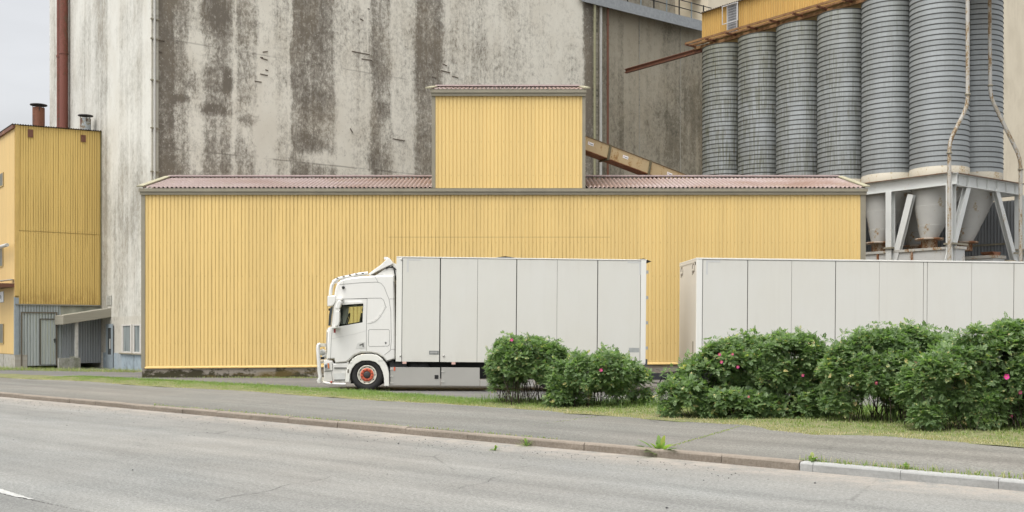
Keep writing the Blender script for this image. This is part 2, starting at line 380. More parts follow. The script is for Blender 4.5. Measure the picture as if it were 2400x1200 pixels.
# ------------------------------------------------------------------ ground, street, pavement
kd = math.atan2(12.07-30.0, 5.8+14.4)
K = Fr((-14.4, 30.0, 0), kd)                        # street axes: x along the kerb, y towards the yard
def gz(x, y):
    t = min(max((y-24)/4, 0), 1)
    return -.0084*min(max(x+4.5, 0), 24)*t - .03*(1-t)
xs = [-900,-300,-120,-60,-40,-30,-24,-18,-14,-10,-7,-4.5] + list(range(-3, 21)) + [24,30,45,80,200,900]
ys = [-60,-20,0,10,16,20,24,25,26,27,28,30,33,36,40,44,48,52,56,62,70,90,150,400,1200,2500]
g = MB(); n = len(xs)
g.add([(x, y, gz(x, y)) for y in ys for x in xs], [(j*n+i, j*n+i+1, (j+1)*n+i+1, (j+1)*n+i) for j in range(len(ys)-1) for i in range(n-1)], True)
structure(g.build('ground', m_asphalt('yard_asphalt', (.145,.14,.132), contrast=.8)))
kx = lambda px, py: K.hit(px, py, 1, 0).x
road = MB().add([(-60,-16,.004),(70,-16,.004),(70,.02,.004),(-60,.02,.004)], [(0,1,2,3)]).build('road', m_asphalt('road_asphalt', (.232,.227,.206), sand=True))
road.matrix_world = K.m; structure(road)
# kerb: worn brown stones, then newer pale ones
joints = [-40,-36,-32,-28,-24,-20,-16,-12,-9,-6,-3] + [kx(p, 926+p*.0885) for p in (43,162,223,287,428,507,588,675,790,950,1095,1368,1690,1873)]
jn = [kx(p, 926+p*.0885) for p in (1874.5,1905,2110,2340)] + [kx(2340, 1132)+2*k for k in range(1, 9)]
def kerb(js, wob):
    b = MB()
    for a, c in zip(js, js[1:]):
        h = .12 + random.uniform(-.006, .006)*wob; d = random.uniform(-.008, .008)*wob; g_ = .006 if wob else .003; ss = 6; prof = []
        rows = []
        for k in range(ss+1):
            x = a+g_+(c-a-2*g_)*k/ss; e = .0 if 0 < k < ss else .012*wob; j = random.uniform(-.004,.004)*wob
            rows.append([(x, d-.005+e, -.03), (x, d+e*.6+j, h-.028), (x, d+.02+e, h+j*.5), (x, .155, h+.002), (x, .155, -.03)])
        vs = [p for r in rows for p in r]; fs = [(i*5+q, i*5+q+1, i*5+5+q+1, i*5+5+q) for i in range(ss) for q in range(4)]
        b.add(vs, fs + [(0,1,2,3,4)[::-1], tuple(ss*5+q for q in range(5))])
    return b
def m_kerb(name, c0, c1):
    a = Mt(name, .9, 0, .2); n = a.noise(22, 6, .8); b = a.noise((1.1,6,6), 4, .6); x, y, z = a.sep()
    c = a.mix(a.ramp(n, [(.3,0.0),(.7,1.0)]), c0, c1); c = a.mix(1.0, c, a.ramp(b, [(.3,.78),(.7,1.12)]), 'MULTIPLY')
    c = a.mix(a.math('MULTIPLY', a.step(z, .09, .118), .45), c, tuple(k*1.35 for k in c1)); a.bump(n, .4, .01); return a.out(c)
o = kerb(joints, 1).build('kerb', m_kerb('worn_kerb', (.13,.108,.085), (.25,.215,.175)), fix=True); o.matrix_world = K.m; structure(o)
o = kerb(jn, 0).build('kerb', m_kerb('new_kerb', (.24,.24,.228), (.34,.34,.325)), fix=True); o.matrix_world = K.m; structure(o)
# pavement behind the kerb and the verge behind it; edges taken from where they meet the ground
pe = [(-420,862),(0,884),(240,897),(500,913),(780,930),(960,943),(1130,953),(1290,962),(1340,968),(1450,974),(1600,988),(1740,996),(1810,1009),(1900,1020),(2060,1022),(2200,1031),(2400,1047),(2600,1062),(3200,1110)]
PE = [K.loc(atz(px, py, .12)) for px, py in pe]
def clean(P):
    P = [(p.x, p.y) for p in P]; P.sort(); return P
PE = clean(PE)
def interp(P, x): return float(np.interp(x, [p[0] for p in P], [p[1] for p in P]))
px_ = sorted(set([-45.0] + [p[0] for p in PE] + list(np.arange(-44, 40, .5))))
b = MB(); vs = []
for x in px_:
    e = interp(PE, x) + .06*math.sin(x*5.1) + .04*math.sin(x*13.7+1)
    for k in range(6): vs.append((x, .152 + (e-.152)*k/5, .12 + .012*math.sin(x*.7+k)*(0 if k == 0 else 1)))
b.add(vs, [(i*6+k, i*6+k+1, i*6+6+k+1, i*6+6+k) for i in range(len(px_)-1) for k in range(5)], True)
o = b.build('pavement', m_asphalt('pavement_asphalt', (.196,.188,.163), warm=(.21,.178,.15), contrast=1.25)); o.matrix_world = K.m; structure(o)
ge = [(-420,858),(0,876),(240,887),(400,895),(640,908),(780,918),(870,923),(960,931),(1130,945),(1240,947),(1400,950),(1530,954),(1560,944),(1900,950),(2400,985),(3200,1040)]
GE = clean([K.loc(atz(px, py, .06)) for px, py in ge])
gx = list(np.arange(-44, 40, .4)); b = MB(); vs = []
for x in gx:
    e = interp(PE, x) - .15; f = max(interp(GE, x), e+.3)
    for k in range(7):
        t = k/6; vs.append((x, e+(f-e)*t, .115 + .03*math.sin(t*2.6) - .16*max(0, t-.75)/.25 + .012*math.sin(x*3+k*2)))
b.add(vs, [(i*7+k, i*7+k+1, i*7+7+k+1, i*7+7+k) for i in range(len(gx)-1) for k in range(6)], True)
a = Mt('verge_soil', .95, 0, .1); n1 = a.noise(3, 5, .7); c = a.mix(a.ramp(n1, [(.35,0.0),(.65,1.0)]), (.14,.17,.065), (.27,.24,.14)); c = a.mix(a.ramp(a.noise(40,3), [(.3,.3),(.7,1.2)]), (.10,.11,.045), c)
o = b.build('verge', a.out(c)); o.matrix_world = K.m; structure(o)
def in_verge(n, u0, u1, x0, x1):
    x = rng.uniform(x0, x1, n); e = np.interp(x, [p[0] for p in PE], [p[1] for p in PE]) - .12
    f = np.maximum(np.interp(x, [p[0] for p in GE], [p[1] for p in GE]), e+.3)
    t = u0 + (u1-u0)*rng.random(n); return x, e + (f-e)*t, t
def blades(P, hh, wid=.008, lean=.5):
    n = len(P); an = rng.uniform(0, 6.283, n); d = np.stack([np.cos(an), np.sin(an), 0*an], 1); s_ = np.stack([-np.sin(an), np.cos(an), 0*an], 1)
    L = lean*rng.random(n)[:,None]*hh[:,None]; wv = wid*rng.uniform(.6, 1.4, n)[:,None]
    up = np.array([0,0,1.0])
    m = P + d*L*.3 + up*hh[:,None]*.55; t = P + d*L + up*hh[:,None]*(1-.25*(L/hh[:,None]))
    V = np.stack([P-s_*wv, P+s_*wv, m+s_*wv*.7, m-s_*wv*.7, t+s_*wv*.08, t-s_*wv*.08], 1).reshape(-1,3)
    i = np.arange(n)[:,None]*6; F = np.concatenate([i+np.array([[0,1,2,3]]), i+np.array([[3,2,4,5]])], 1).reshape(-1,4)
    return V, F
mgrass = m_leaf('grass_blades', [(0, (.14,.23,.07)), (.5, (.26,.34,.115)), (.8, (.39,.37,.185)), (1, (.52,.44,.28))])
x, y, t = in_verge(90000, 0, .95, -9, 34)
clump = .5 + .5*np.sin(x*2.3)*np.sin(y*3.1+x) ; z = .12 + .02*np.sin(t*2.6)
hh = (.04 + .07*rng.random(len(x)) + .05*clump*rng.random(len(x))) * (.5 + .7*t) * np.interp(x, [2, 18], [.6, 1.15])
keep = (np.sin(x*1.7+y*2.2)+np.sin(x*4.3-y*5.1)+np.sin(x*9.1+y*3.3) > -1.1 - 1.2*t) | (rng.random(len(x)) < .25); x, y, t, z, clump, hh = (q[keep] for q in (x, y, t, z, clump, hh))
tone = np.clip(.54 - .42*t + .4*rng.random(len(x)) - .1*clump + .35*(t < .12), 0, 1)
V, F = blades(np.stack([x,y,z-.02],1), hh, .007, .9); tone = np.repeat(tone, 2)
x2, y2, t2 = in_verge(9000, .42, 1.0, 13, 34); h2 = .09 + .26*rng.random(len(x2))**2.2
V2, F2 = blades(np.stack([x2,y2,np.full(len(x2), .1)],1), h2, .006, 1.0)
x3, y3, t3 = in_verge(2600, .8, 1.1, -6, 16); h3 = .07 + .16*rng.random(len(x3))**2
V3, F3 = blades(np.stack([x3,y3,np.full(len(x3), .04)],1), h3, .006, .9)
VV = np.concatenate([V, V2, V3]); FF = np.concatenate([F, F2+len(V), F3+len(V)+len(V2)])
tt = np.concatenate([tone, np.repeat(.05+.4*rng.random(len(x2)), 2), np.repeat(.2+.6*rng.random(len(x3)), 2)])
o = npmesh('grass', VV, FF, mgrass, tone=tt); o.matrix_world = K.m; o['kind'] = 'stuff'
# short grass and moss at the foot of the buildings, in the kerb joint and in the pavement cracks
def band_blades(pts, wid, n, h0, h1):
    P = [Vector(p) for p in pts]; seg = np.array([(b_-a_).length for a_, b_ in zip(P, P[1:])]); k = rng.choice(len(seg), n, p=seg/seg.sum())
    A = np.array([tuple(p) for p in P]); t = rng.random(n)[:,None]; q = A[k]*(1-t) + A[k+1]*t
    q = q + np.stack([rng.normal(0, wid, n), rng.normal(0, wid, n), np.zeros(n)], 1)
    return blades(q, h0 + (h1-h0)*rng.random(n)**2, .006, .9)
sets = [band_blades([atz(-200,856,.03), atz(0,866,.03), atz(120,868,.03), atz(335,872,.03)], .45, 7000, .05, .22),
        band_blades([atz(340,884,0), atz(740,886,0)], .18, 2200, .02, .10),
        band_blades([K.m@Vector((x, .17, .12)) for x in (8, 20)], .03, 700, .015, .06),
        band_blades([K.m@Vector((x, .17, .12)) for x in (24.2, 33)], .03, 1500, .02, .11),
        band_blades([atz(1568,1047,.12), atz(1650,1024,.12), atz(1745,996,.12)], .02, 420, .008, .028),
        band_blades([atz(1190,1005,.12), atz(1300,990,.12), atz(1410,974,.12)], .02, 160, .006, .02)]
off = 0; VV = []; FF = []
for V, F in sets: VV.append(V); FF.append(F+off); off += len(V)
VV = np.concatenate(VV); FF = np.concatenate(FF)
o = npmesh('grass', VV, FF, mgrass, tone=np.repeat(.25+rng.random(len(FF)//2)*.7, 2)); o['kind'] = 'stuff'
# loose stones on the road
def stones(n, yf, x0, x1, s0, s1):
    V = []; F = []
    base = np.array([(1,0,0),(-1,0,0),(0,1,0),(0,-1,0),(0,0,.8),(0,0,-.5)]); bf = np.array([(0,2,4),(2,1,4),(1,3,4),(3,0,4),(2,0,5),(1,2,5),(3,1,5),(0,3,5)])
    for i in range(n):
        s_ = s0 + (s1-s0)*random.random()**3; p = np.array([random.uniform(x0, x1), yf(), .004+s_*.3])
        V.append(base*s_*np.array([random.uniform(.7,1.4), random.uniform(.6,1.1), random.uniform(.5,.9)]) + p); F.append(bf + 6*i)
    return np.concatenate(V), np.concatenate(F)
V, F = stones(1300, lambda: -.4 - abs(random.gauss(0, .5)) * (1 + .6*random.random()), -4, 24, .005, .014)
o = npmesh('gravel', V, F, plain('dark_grit', (.06,.058,.055), .9)); o.matrix_world = K.m; o['kind'] = 'stuff'
V, F = stones(45, lambda: random.uniform(-8, -.3), 5, 33, .01, .03)
o = npmesh('gravel', V, F, plain('dark_stones', (.05,.05,.05), .9)); o.matrix_world = K.m; o['kind'] = 'stuff'
# worn white lane mark with a crack running on from it
mk0, mk1 = K.loc(atz(-160,1108,0)), K.loc(atz(74,1172,0))
b = MB(); d = (mk1-mk0).normalized(); nn = Vector((-d.y, d.x, 0)); vs = []
for k in range(61):
    p = mk0 + (mk1-mk0)*k/60; e = max(0, (k-50)/10)
    vs += [tuple(p + nn*(.06*(1-.6*e) + random.uniform(-.02,.01)) + Vector((0,0,.008))), tuple(p - nn*(.06*(1-.8*e) + random.uniform(-.02,.01)) + Vector((0,0,.008)))]
b.add(vs, [(2*i, 2*i+1, 2*i+3, 2*i+2) for i in range(60)])
o = b.build('road_marking', plain('worn_road_paint', (.50,.50,.47), .8, 0, .5, 14)); o.matrix_world = K.m; structure(o)
b = MB(); p0, p1 = K.loc(atz(0,1157,0)), K.loc(atz(210,1202,0)); vs = []; nn = Vector((-(p1-p0).y, (p1-p0).x, 0)).normalized()
for k in range(71):
    p = p0 + (p1-p0)*k/70 + nn*random.uniform(-.012,.012); ww = .009*(1 - k/90)*random.uniform(.4,1.2)
    vs += [tuple(p+nn*ww+Vector((0,0,.0065))), tuple(p-nn*ww+Vector((0,0,.0065)))]
b.add(vs, [(2*i, 2*i+1, 2*i+3, 2*i+2) for i in range(70)])
o = b.build('road_crack', plain('crack_dirt', (.06,.06,.055), .95)); o.matrix_world = K.m; structure(o)

for a0, a1 in (((505,1176),(775,1118)), ((1075,1148),(1210,1108))):
    p0, p1 = K.loc(atz(*a0, 0)), K.loc(atz(*a1, 0)); nn = Vector((-(p1-p0).y, (p1-p0).x, 0)).normalized(); vs = []
    for k in range(61):
        p = p0 + (p1-p0)*k/60 + nn*(random.uniform(-.012,.012) + .05*math.sin(k*.21)); ww = .006*random.uniform(.2,1.2)
        vs += [tuple(p+nn*ww+Vector((0,0,.0065))), tuple(p-nn*ww+Vector((0,0,.0065)))]
    o = MB().add(vs, [(2*i, 2*i+1, 2*i+3, 2*i+2) for i in range(60)]).build('road_crack', plain('crack_grey', (.11,.108,.10), .95)); o.matrix_world = K.m; structure(o)

# ------------------------------------------------------------------ the concrete grain tower (its own axes: x along the big face, y to the back)
TH = math.atan2(.605, .796)
G = Fr((-16.56, 49, 0), TH)
gx_ = lambda px: G.hit(px, 780, 1, 0).x            # along the big face
gy_ = lambda px: G.hit(px, 780, 0, 0).y            # along the left face
LB = 27.0
stops = [(340,.05),(362,.12),(368,.9),(408,.85),(415,.45),(438,.42),(446,.08),(468,.12),(480,.5),(505,.6),(540,.5),(549,.05),(556,.48),(598,.42),(606,.02),(640,.08),(650,.3),(672,.25),(680,-.1),(686,.72),(780,.62),(796,.12),(862,.02),(874,.6),(890,.55),(900,.42),(914,.52),(922,.15),(968,.12),(980,.68),(1036,.58),(1046,.1)]
bands = [(max(0, min(1, gx_(p)/LB)), max(0.0, v*.95 + .10)) for p, v in stops]
stops2 = [(1046,.08),(1075,.16),(1120,.34),(1160,.12),(1300,.06),(1362,.1),(1372,.95),(1392,.9)]
CT = thing('grain_tower', G, 'huge concrete grain tower streaked dark and pale behind the yellow shed', 'building')
LIGHT, DARK = (.69,.66,.57), (.158,.139,.112)
def big_face_mat():
    bl = []
    for px, py, rx, ry, am in ((500,258,46,14,.45),(583,284,24,14,.5),(420,232,25,10,.4),(745,250,45,40,.25),(735,330,30,30,.25),(510,30,30,45,.3),(470,120,40,40,-.3),(760,375,60,18,-.45),(610,300,40,50,-.3),(900,262,18,22,.35),(535,190,14,30,.5),(455,200,12,30,.3)):
        p, q_ = G.hit(px, py, 1, 0), G.hit(px+rx, py+ry, 1, 0); bl.append((p.x, p.z, abs(q_.x-p.x), abs(G.hit(px, py+ry, 1, 0).z-p.z), am))
    return m_concrete('streaked_concrete', LIGHT, DARK, 0, bands, LB, blots=bl, lines=((G.hit(560,365,1,0).z, 0, .5), (G.hit(560,120,1,0).z, 0, .35)))
# main block as one body: big face + left face get their own skins so the streaks sit where they belong
b = MB().box(.012, LB-.01, .012, 18.0, 0, 40); b.build('wall', m_concrete('tower_concrete', LIGHT, DARK), CT)
mb_ = MB(); nx = 40
mb_.add([(LB*i/nx*.62, 0, 0) for i in range(nx+1)] + [(LB*i/nx*.62, 0, 40) for i in range(nx+1)], [(i, i+1, nx+2+i, nx+1+i) for i in range(nx)])
XS = gx_(1046)
mb_ = MB().add([(0,0,0),(XS,0,0),(XS,0,40),(0,0,40)], [(0,1,2,3)]); mb_.build('front_wall', big_face_mat(), CT)
b2 = [(max(0, min(1, gx_(p)/LB)), v*.95 + .09) for p, v in stops2]
MB().add([(XS,0,0),(LB,0,0),(LB,0,40),(XS,0,40)], [(0,1,2,3)]).build('front_wall', m_concrete('streaked_concrete_right', LIGHT, DARK, 0, b2, LB), CT)
st3 = [(115,.2),(128,.3),(134,.1),(160,.32),(172,.3),(180,.08),(205,.16),(225,.3),(236,.42),(248,.38),(256,.12),(264,.0),(276,.0),(283,.28),(300,.1),(330,.14),(336,-.05)]
b3 = [(max(0, min(1, gy_(p)/18.0)), max(0.0, v+.06)) for p, v in st3][::-1]
MB().add([(0,18.0,2.6),(0,0,2.6),(0,0,40),(0,18.0,40)], [(0,1,2,3)]).build('side_wall', m_concrete('pale_side_concrete', (.60,.59,.535), (.22,.205,.17), 1, b3, 18.0, fine=.6, top=(17.0, 8.0, .22)), CT)
# base of the left face: blue painted plinth, windows, door
yb0, yb1 = gy_(236), .0
blue = m_concrete('blue_plinth', (.30,.36,.40), (.13,.15,.15), 1, None, 18, .3)
zs = G.hit(310, 829, 0, 0).z
MB().add([(0,18.0,zs),(0,0,zs),(0,0,2.6),(0,18.0,2.6)], [(0,1,2,3)]).build('side_wall', m_concrete('pale_base_concrete', (.50,.48,.42), (.2,.18,.15), 1, None, 18, .2), CT)
MB().box(-.03, .012, 0, gy_(243), -.1, zs).build('plinth', blue, CT)
zt = G.hit(310, 760, 0, 0).z
MB().box(-.12, -.031, .0, gy_(284), zs-.03, zs+.03).build('sill', M['fascia'], CT)
frm = plain('worn_white_frame', (.52,.50,.46), .7)
pane_m = Mt('dusty_pane', .12, 0, .5); pane_m = pane_m.out(pane_m.mix(pane_m.step(pane_m.noise((3,3,.3)), .4, .62), (.11,.13,.13), (.27,.30,.295)))
for a0, a1 in ((287, 310.5), (313, 333)):
    y0, y1 = gy_(a0), gy_(a1)
    b = MB(); b.box(-.05,.0, y1, y0, zs+.03, zs+.10).box(-.05,.0, y1, y0, zt-.07, zt).box(-.05,.0, y0-.22, y0, zs+.10, zt-.07).box(-.05,.0, y1, y1+.22, zs+.10, zt-.07)
    wf = b.build('window', frm, CT)
    MB().box(-.02,-.008, y1+.1, y0-.1, zs+.05, zt-.03).build('pane', pane_m, wf)
# door under the canopy
dfr = plain('door_grey', (.23,.23,.21), .6)
y0, y1 = gy_(252), gy_(268); dz = G.hit(260, 764, 0, 0).z
dr = MB().box(-.06, -.031, y1, y0, .02, dz).build('door', plain('dark_glazed_door', (.07,.075,.07), .25), CT)
MB().box(-.09,-.061, y0-.25, y0, .0, dz+.1).box(-.09,-.061, y1, y1+.25, .0, dz+.1).box(-.09,-.061, y1+.25, y0-.25, dz-.1, dz+.1).box(-.09,-.061, y1+.25, y0-.25, .0, .7).build('door_frame', plain('door_blue', (.25,.29,.31), .7), dr)
MB().box(-.14,-.091, y1+.3, y1+.36, 1.0, 1.5).build('handle', M['light_pipe'], dr)
# louvre
ya, yb = gy_(252), gy_(262); za, zb = G.hit(257, 715, 0, 0).z, G.hit(257, 693, 0, 0).z
lv = MB().box(-.02, .0, yb, ya, za, zb).build('vent', M['dark'], CT)
b = MB()
for k in range(7):
    zz = za + (zb-za)*(k+.5)/7; b.box(-.05, -.021, yb+.05, ya-.05, zz-.022, zz+.028)
b.box(-.05,-.021, yb-.05, yb+.05, za, zb).box(-.05,-.021, ya-.05, ya+.05, za, zb); b.build('louvre', plain('louvre_grey', (.42,.42,.38), .7), lv)
# paler corner strip and the thin conduit on it
MB().box(-.02, .30, -.06, -.001, 0, 40).build('corner_strip', m_concrete('corner_concrete', (.47,.45,.38), (.24,.22,.18), 2, None, 40, .05), CT)
xc = gx_(360)
MB().tube([(xc, -.14, 8), (xc, -.14, 40)], .055, 8).build('conduit', M['light_pipe'], CT)
for zz in (9.2, 11.2, 13.4, 15.3, 16.2, 17.4, 18.8): MB().box(xc-.18, xc+.2, -.16, -.061, zz-.03, zz+.03).build('bracket', M['fascia'], CT)
# exposed reinforcement and cracks on the big face
scar = plain('rusty_scar', (.14,.115,.09), .95, 0, .3, 10)
for (xa, ya_, xb, yb_) in ((825,120,877,130),(848,138,878,142),(613,136,631,142),(610,173,632,178),(616,122,630,120),(622,163,630,166),(597,190,617,193),(610,134,618,135),(844,44,854,49),(921,325,956,331),(821,301,828,313),(1034,165,1060,172),(1038,150,1050,155),(1013,180,1024,183),(362,92,392,97),(362,118,385,124),(862,20,868,22),(1060,178,1078,184)):
    p, q = G.hit(xa, ya_, 1, -.02), G.hit(xb, yb_, 1, -.02)
    MB().bar(p, p+(q-p)*.8, .03, .04).build('exposed_rebar', scar, CT)
# flue pipes up the left face
for px, r in ((139.5, .15), (149.5, .225)):
    y = G.hit(px, 780, 0, -.3).y; rb = MB().tube([(-.3, y, 11), (-.3, y, 41)], r, 16)
    for zz in (13.2, 17.4, 21.5, 26): rb.tube([(-.3, y, zz), (-.3, y, zz+.12)], r+.025, 16)
    rb.build('flue_pipe', m_painted_rust('flue_rust' , (.17,.058,.04), (.11,.07,.045), .55, 1.2), CT)
# right-hand lower block, set back a little, with walkway, railing and the block behind it
XR = 37.3; ZT = G.hit(1645, 66, 1, .5).z
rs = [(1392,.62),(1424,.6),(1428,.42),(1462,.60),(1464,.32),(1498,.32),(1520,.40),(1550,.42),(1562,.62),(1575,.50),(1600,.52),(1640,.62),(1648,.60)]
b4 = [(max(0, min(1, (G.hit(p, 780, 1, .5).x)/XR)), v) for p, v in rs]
RB = MB().add([(LB,.5,0),(XR,.5,0),(XR,.5,ZT),(LB,.5,ZT),(LB,14,0),(XR,14,0),(XR,14,ZT),(LB,14,ZT)], [(0,1,2,3),(1,5,6,2),(3,2,6,7)]).build('lower_block', m_concrete('dark_concrete', (.36,.325,.25), (.105,.092,.066), 0, b4, XR, top=(16.0, ZT, -.38), fine=.8), CT)  # dark colour holds real grime plus some shade from silos and gallery
MB().add([(LB-.008,0,0),(LB-.008,0,40),(LB-.008,18,40),(LB-.008,18,0)], [(0,1,2,3)]).build('side_wall', m_concrete('side_dark', LIGHT, DARK, 1, None, 18, .4), CT)
for p in (1498, 1594):
    x = G.hit(p, 780, 1, .5).x; MB().box(x-.03, x+.03, .46, .498, 0, ZT-.3).build('joint', m_concrete('joint', (.34,.32,.27), (.16,.15,.12), 2, None, 40, .2), CT)
rail_c = plain('blue_grey_steel', (.22,.26,.27), .6)
wk = MB(); wk.box(LB-1.2, XR, -.35, .5, ZT+.004, ZT+.10).box(LB-1.2, XR, -.40, -.351, ZT-.55, ZT+.12).build('walkway', plain('walkway_grey', (.27,.285,.29), .6, 0, .2), CT)
b = MB()
for h in (.55, 1.05): b.tube([(LB, -.32, ZT+.1+h), (XR, -.32, ZT+.1+h)], .03, 6)
b.build('railing', M['dark'], CT)
for k in range(9): MB().box(LB+.3+k*1.15, LB+.36+k*1.15, -.35, -.29, ZT+.1, ZT+1.2).build('railing_post', rail_c if k % 2 else M['dark'], CT)
MB().box(LB, XR+.2, 3.2, 14, ZT+.004, ZT+12).build('upper_block', m_concrete('grey_block', (.42,.40,.34), (.17,.155,.125), 0, None, 37, .35), CT)
MB().ibeam((LB+3.5, 1.2, ZT+2.75), (XR+.6, 1.2, ZT+2.75), .9, 1.0, .1).build('gantry_beam', m_painted_rust('gantry_rust', (.20,.125,.10), (.22,.12,.08), .45, 1.5), CT)
# pipes in the corner between the two blocks
for p, r, mm, yy in ((1394, .085, 'green_pipe', -.25), (1408, .09, 'light_pipe', -.1), (1424.5, .075, 'rust', -.1)):
    x = G.hit(p, 780, 1, yy).x; pb = MB().tube([(x, yy, 3), (x, yy, ZT-.2 if mm == 'light_pipe' else 40)], r, 10)
    for zz in np.arange(6, 30, 3.7): pb.tube([(x, yy, zz), (x, yy, zz+.1)], r+.02, 10)
    pb.build('drainpipe', M[mm], CT)
MB().box(LB+.05, LB+.55, .1, .499, 0, ZT).build('pilaster', m_concrete('pilaster_concrete', (.40,.37,.30), (.10,.095,.07), 2, None, 40, .4), CT)
# tan painted block beyond, far right and above the gallery
xb0 = G.hit(1657, 0, 1, .2).x
bb = thing('tan_block', Fr(G.m @ Vector((XR+.21, .2, 0)), TH), 'tall smooth beige building behind the corrugated silos', 'building')
MB().box(0, 45, 0, 12, 0, 42).build('wall', m_concrete('beige_render', (.70,.625,.485), (.5,.43,.32), 0, None, 45, .08, fine=.35), bb)

# ------------------------------------------------------------------ yellow annex at the left
AX0, AY0 = -4.13, 7.75
A = Fr(G.m @ Vector((AX0, AY0, 0)), TH)             # local x: right-hand face, local y: back along the street face
AN = thing('yellow_annex', A, 'tall ochre corrugated annex with grey sheet-metal base against the concrete tower', 'building')
AW = -AX0
zl, zr = A.hit(36, 291, 1, 0).z, A.hit(237, 307, 1, 0).z
zm = A.hit(40, 712, 1, 0).z; zj = A.hit(140, 546, 1, 0).z
ych = m_yellow('ochre_sheet', (.67,.475,.155), (.30,.19,.05), 0, .118, .8, phase=-.16/.118, calm=.55, seams=((zj, .05),), floor_dirt=(zm, zm+1.1))
b = MB(); b.corr((.16, -.02, zj+.02), (1,0,0), (0,0,1), AW-.2, 0, (0,-1,0), .118, .02, .3, hfun=lambda x: (0, zl+(zr-zl)*(x/AW)-zj-.06))
b.build('wall', ych, AN)
b = MB(); b.corr((.16, -.045, zm), (1,0,0), (0,0,1), AW-.2, zj-zm, (0,-1,0), .118, .02, .3); b.build('wall', ych, AN)
MB().box(0, .16, -.055, .0, zm+.4, zl-.02).build('corner_trim', plain('ochre_trim', (.58,.40,.13), .6, 0, .15, 1), AN)
MB().box(AW-.06, AW-.004, -.07, -.001, zm, zr).build('corner_trim', plain('mossy_trim', (.15,.13,.05), .8, 0, .3, 2), AN)
MB().box(.001, AW, .02, 13.9, zm-.25, zl-.05).box(.001, AW, 2.4, 13.9, .3, zm-.25).box(.001, AW-2.0, .06, 2.39, .3, zm-.25).build('core', plain('annex_core', (.5,.36,.13), .7), AN)
lf = m_yellow('tan_street_face', (.64,.44,.17), (.30,.21,.09), 1, .22, .35)
MB().box(-.03, .0, -.02, 14, A.hit(5, 828, 0, 0).z, zl-.04).build('street_wall', lf, AN)
MB().box(-.035, .0, -.03, .12, A.hit(5,830,0,0).z, A.hit(36, 696, 1, 0).z).build('corner_trim', plain('blue_grey_flash', (.28,.31,.32), .6), AN)
MB().box(.0, .16, -.06, -.0, .35, A.hit(36, 696, 1, 0).z-.03).build('corner_trim', plain('blue_grey_flash2', (.27,.31,.33), .6), AN)
fb = m_concrete('base_block', (.40,.385,.34), (.13,.125,.09), 1, None, 14, .3)
MB().box(-.02, .55, -.07, 14, -.2, A.hit(5, 829, 0, 0).z-.004).build('foundation', fb, AN)
# windows on the street face, pipe, small canopy
wm = plain('grimy_window', (.13,.12,.085), .4, 0, .3, 3)
for (xa, t, bt) in ((10.5, 404, 436), (9.5, 578, 625), (11, 759, 806)):
    y1 = A.hit(xa, 600, 0, 0).y; z0, z1 = A.hit(xa, bt, 0, 0).z, A.hit(xa, t, 0, 0).z
    wv = MB().box(-.05, -.031, y1, y1+2.2, z0, z1).build('window', wm, AN)
    MB().box(-.07, -.051, y1, y1+.06, z0, z1).box(-.07,-.051, y1+.06, y1+2.2, z0, z0+.05).build('frame', plain('ochre_frame', (.45,.32,.12), .7), wv)
p = A.hit(17, 574, 0, -.35); MB().tube([(p.x, p.y, p.z), (p.x, p.y+5, p.z)], .09, 10).build('pipe', M['light_pipe'], AN)
p = A.hit(29, 668, 0, -.12)
cp = MB().box(-.9, -.031, p.y, p.y+4, p.z-.10, p.z+.08).build('canopy', M['rust'], AN)
MB().bar((-.9, p.y+.9, p.z+.16), (-.03, p.y+.1, p.z+.28), .35, .03).build('canopy_plate', M['light_pipe'], cp)
# roof with wavy edge, and the two roof cowls
rm = plain('dark_roof_sheet', (.10,.08,.065), .8, 0, .3)
b = MB(); b.corr((-.12, -.14, zl-.02), (AW+.15, 0, zr-zl), (0,1,0), 1, 14.3, (0,0,1), .03, .05, .3, wave=True) if False else None
b = MB(); b.corr((-.14, -.14, zl+.01), Vector((AW+.1, 0, zr-zl)).normalized(), (0,1,0), AW+.12, 14.3, (0,0,1), .12, .045, .3, wave=True)
roof = b.build('roof', rm, AN)
MB().box(-.14, -.031, -.1, 14, zl-.22, zl-.06).build('verge_board', M['rust'], roof)
def cowl(px, y0, wpx, ztop, mat, back):
    ph = A.hit(px, 290, 1, back); D = (A.m @ ph).y; r = wpx/2/FPX*D
    zt_ = H_CAM + (HY - ztop)/FPX*D; zb_ = zl - .2; zs_ = H_CAM + (HY - y0)/FPX*D
    s_ = MB().lathe([(r, zb_), (r, zb_+.35), (r, zs_)], 20, (ph.x, ph.y, 0)).build('chimney', mat, roof)
    b = MB().lathe([(r*1.42, zs_+.13), (r*1.4, zs_+.17), (.03, zt_)], 20, (ph.x, ph.y, 0), cap=True)
    for k in range(3):
        an = k*2.1+.4; b.bar((ph.x+r*math.cos(an), ph.y+r*math.sin(an), zs_-.2), (ph.x+r*math.cos(an), ph.y+r*math.sin(an), zs_+.16), .03, .03)
    b.build('cap', plain('cap_dark', (.045,.042,.04), .7), s_)
cowl(90.5, 253, 27, 243, m_painted_rust('cowl_rust', (.19,.075,.04), (.10,.05,.035), .6, 2), 2.2)
cowl(200.5, 278, 24, 268, m_painted_rust('cowl_galv', (.35,.39,.41), (.13,.06,.04), .62, 1.1, streaky=False), 1.0)
for xa, xb, ya_, yb_ in ((65.5, 77.5, 304, 321), (190, 201, 317, 332)):
    p, q = A.hit(xa, yb_, 1, -.06), A.hit(xb, ya_, 1, -.06); zz = (p.z, q.z)
    MB().box(p.x, q.x, -.075, -.02, min(zz), max(zz)).build('hatch', M['rust'], AN)
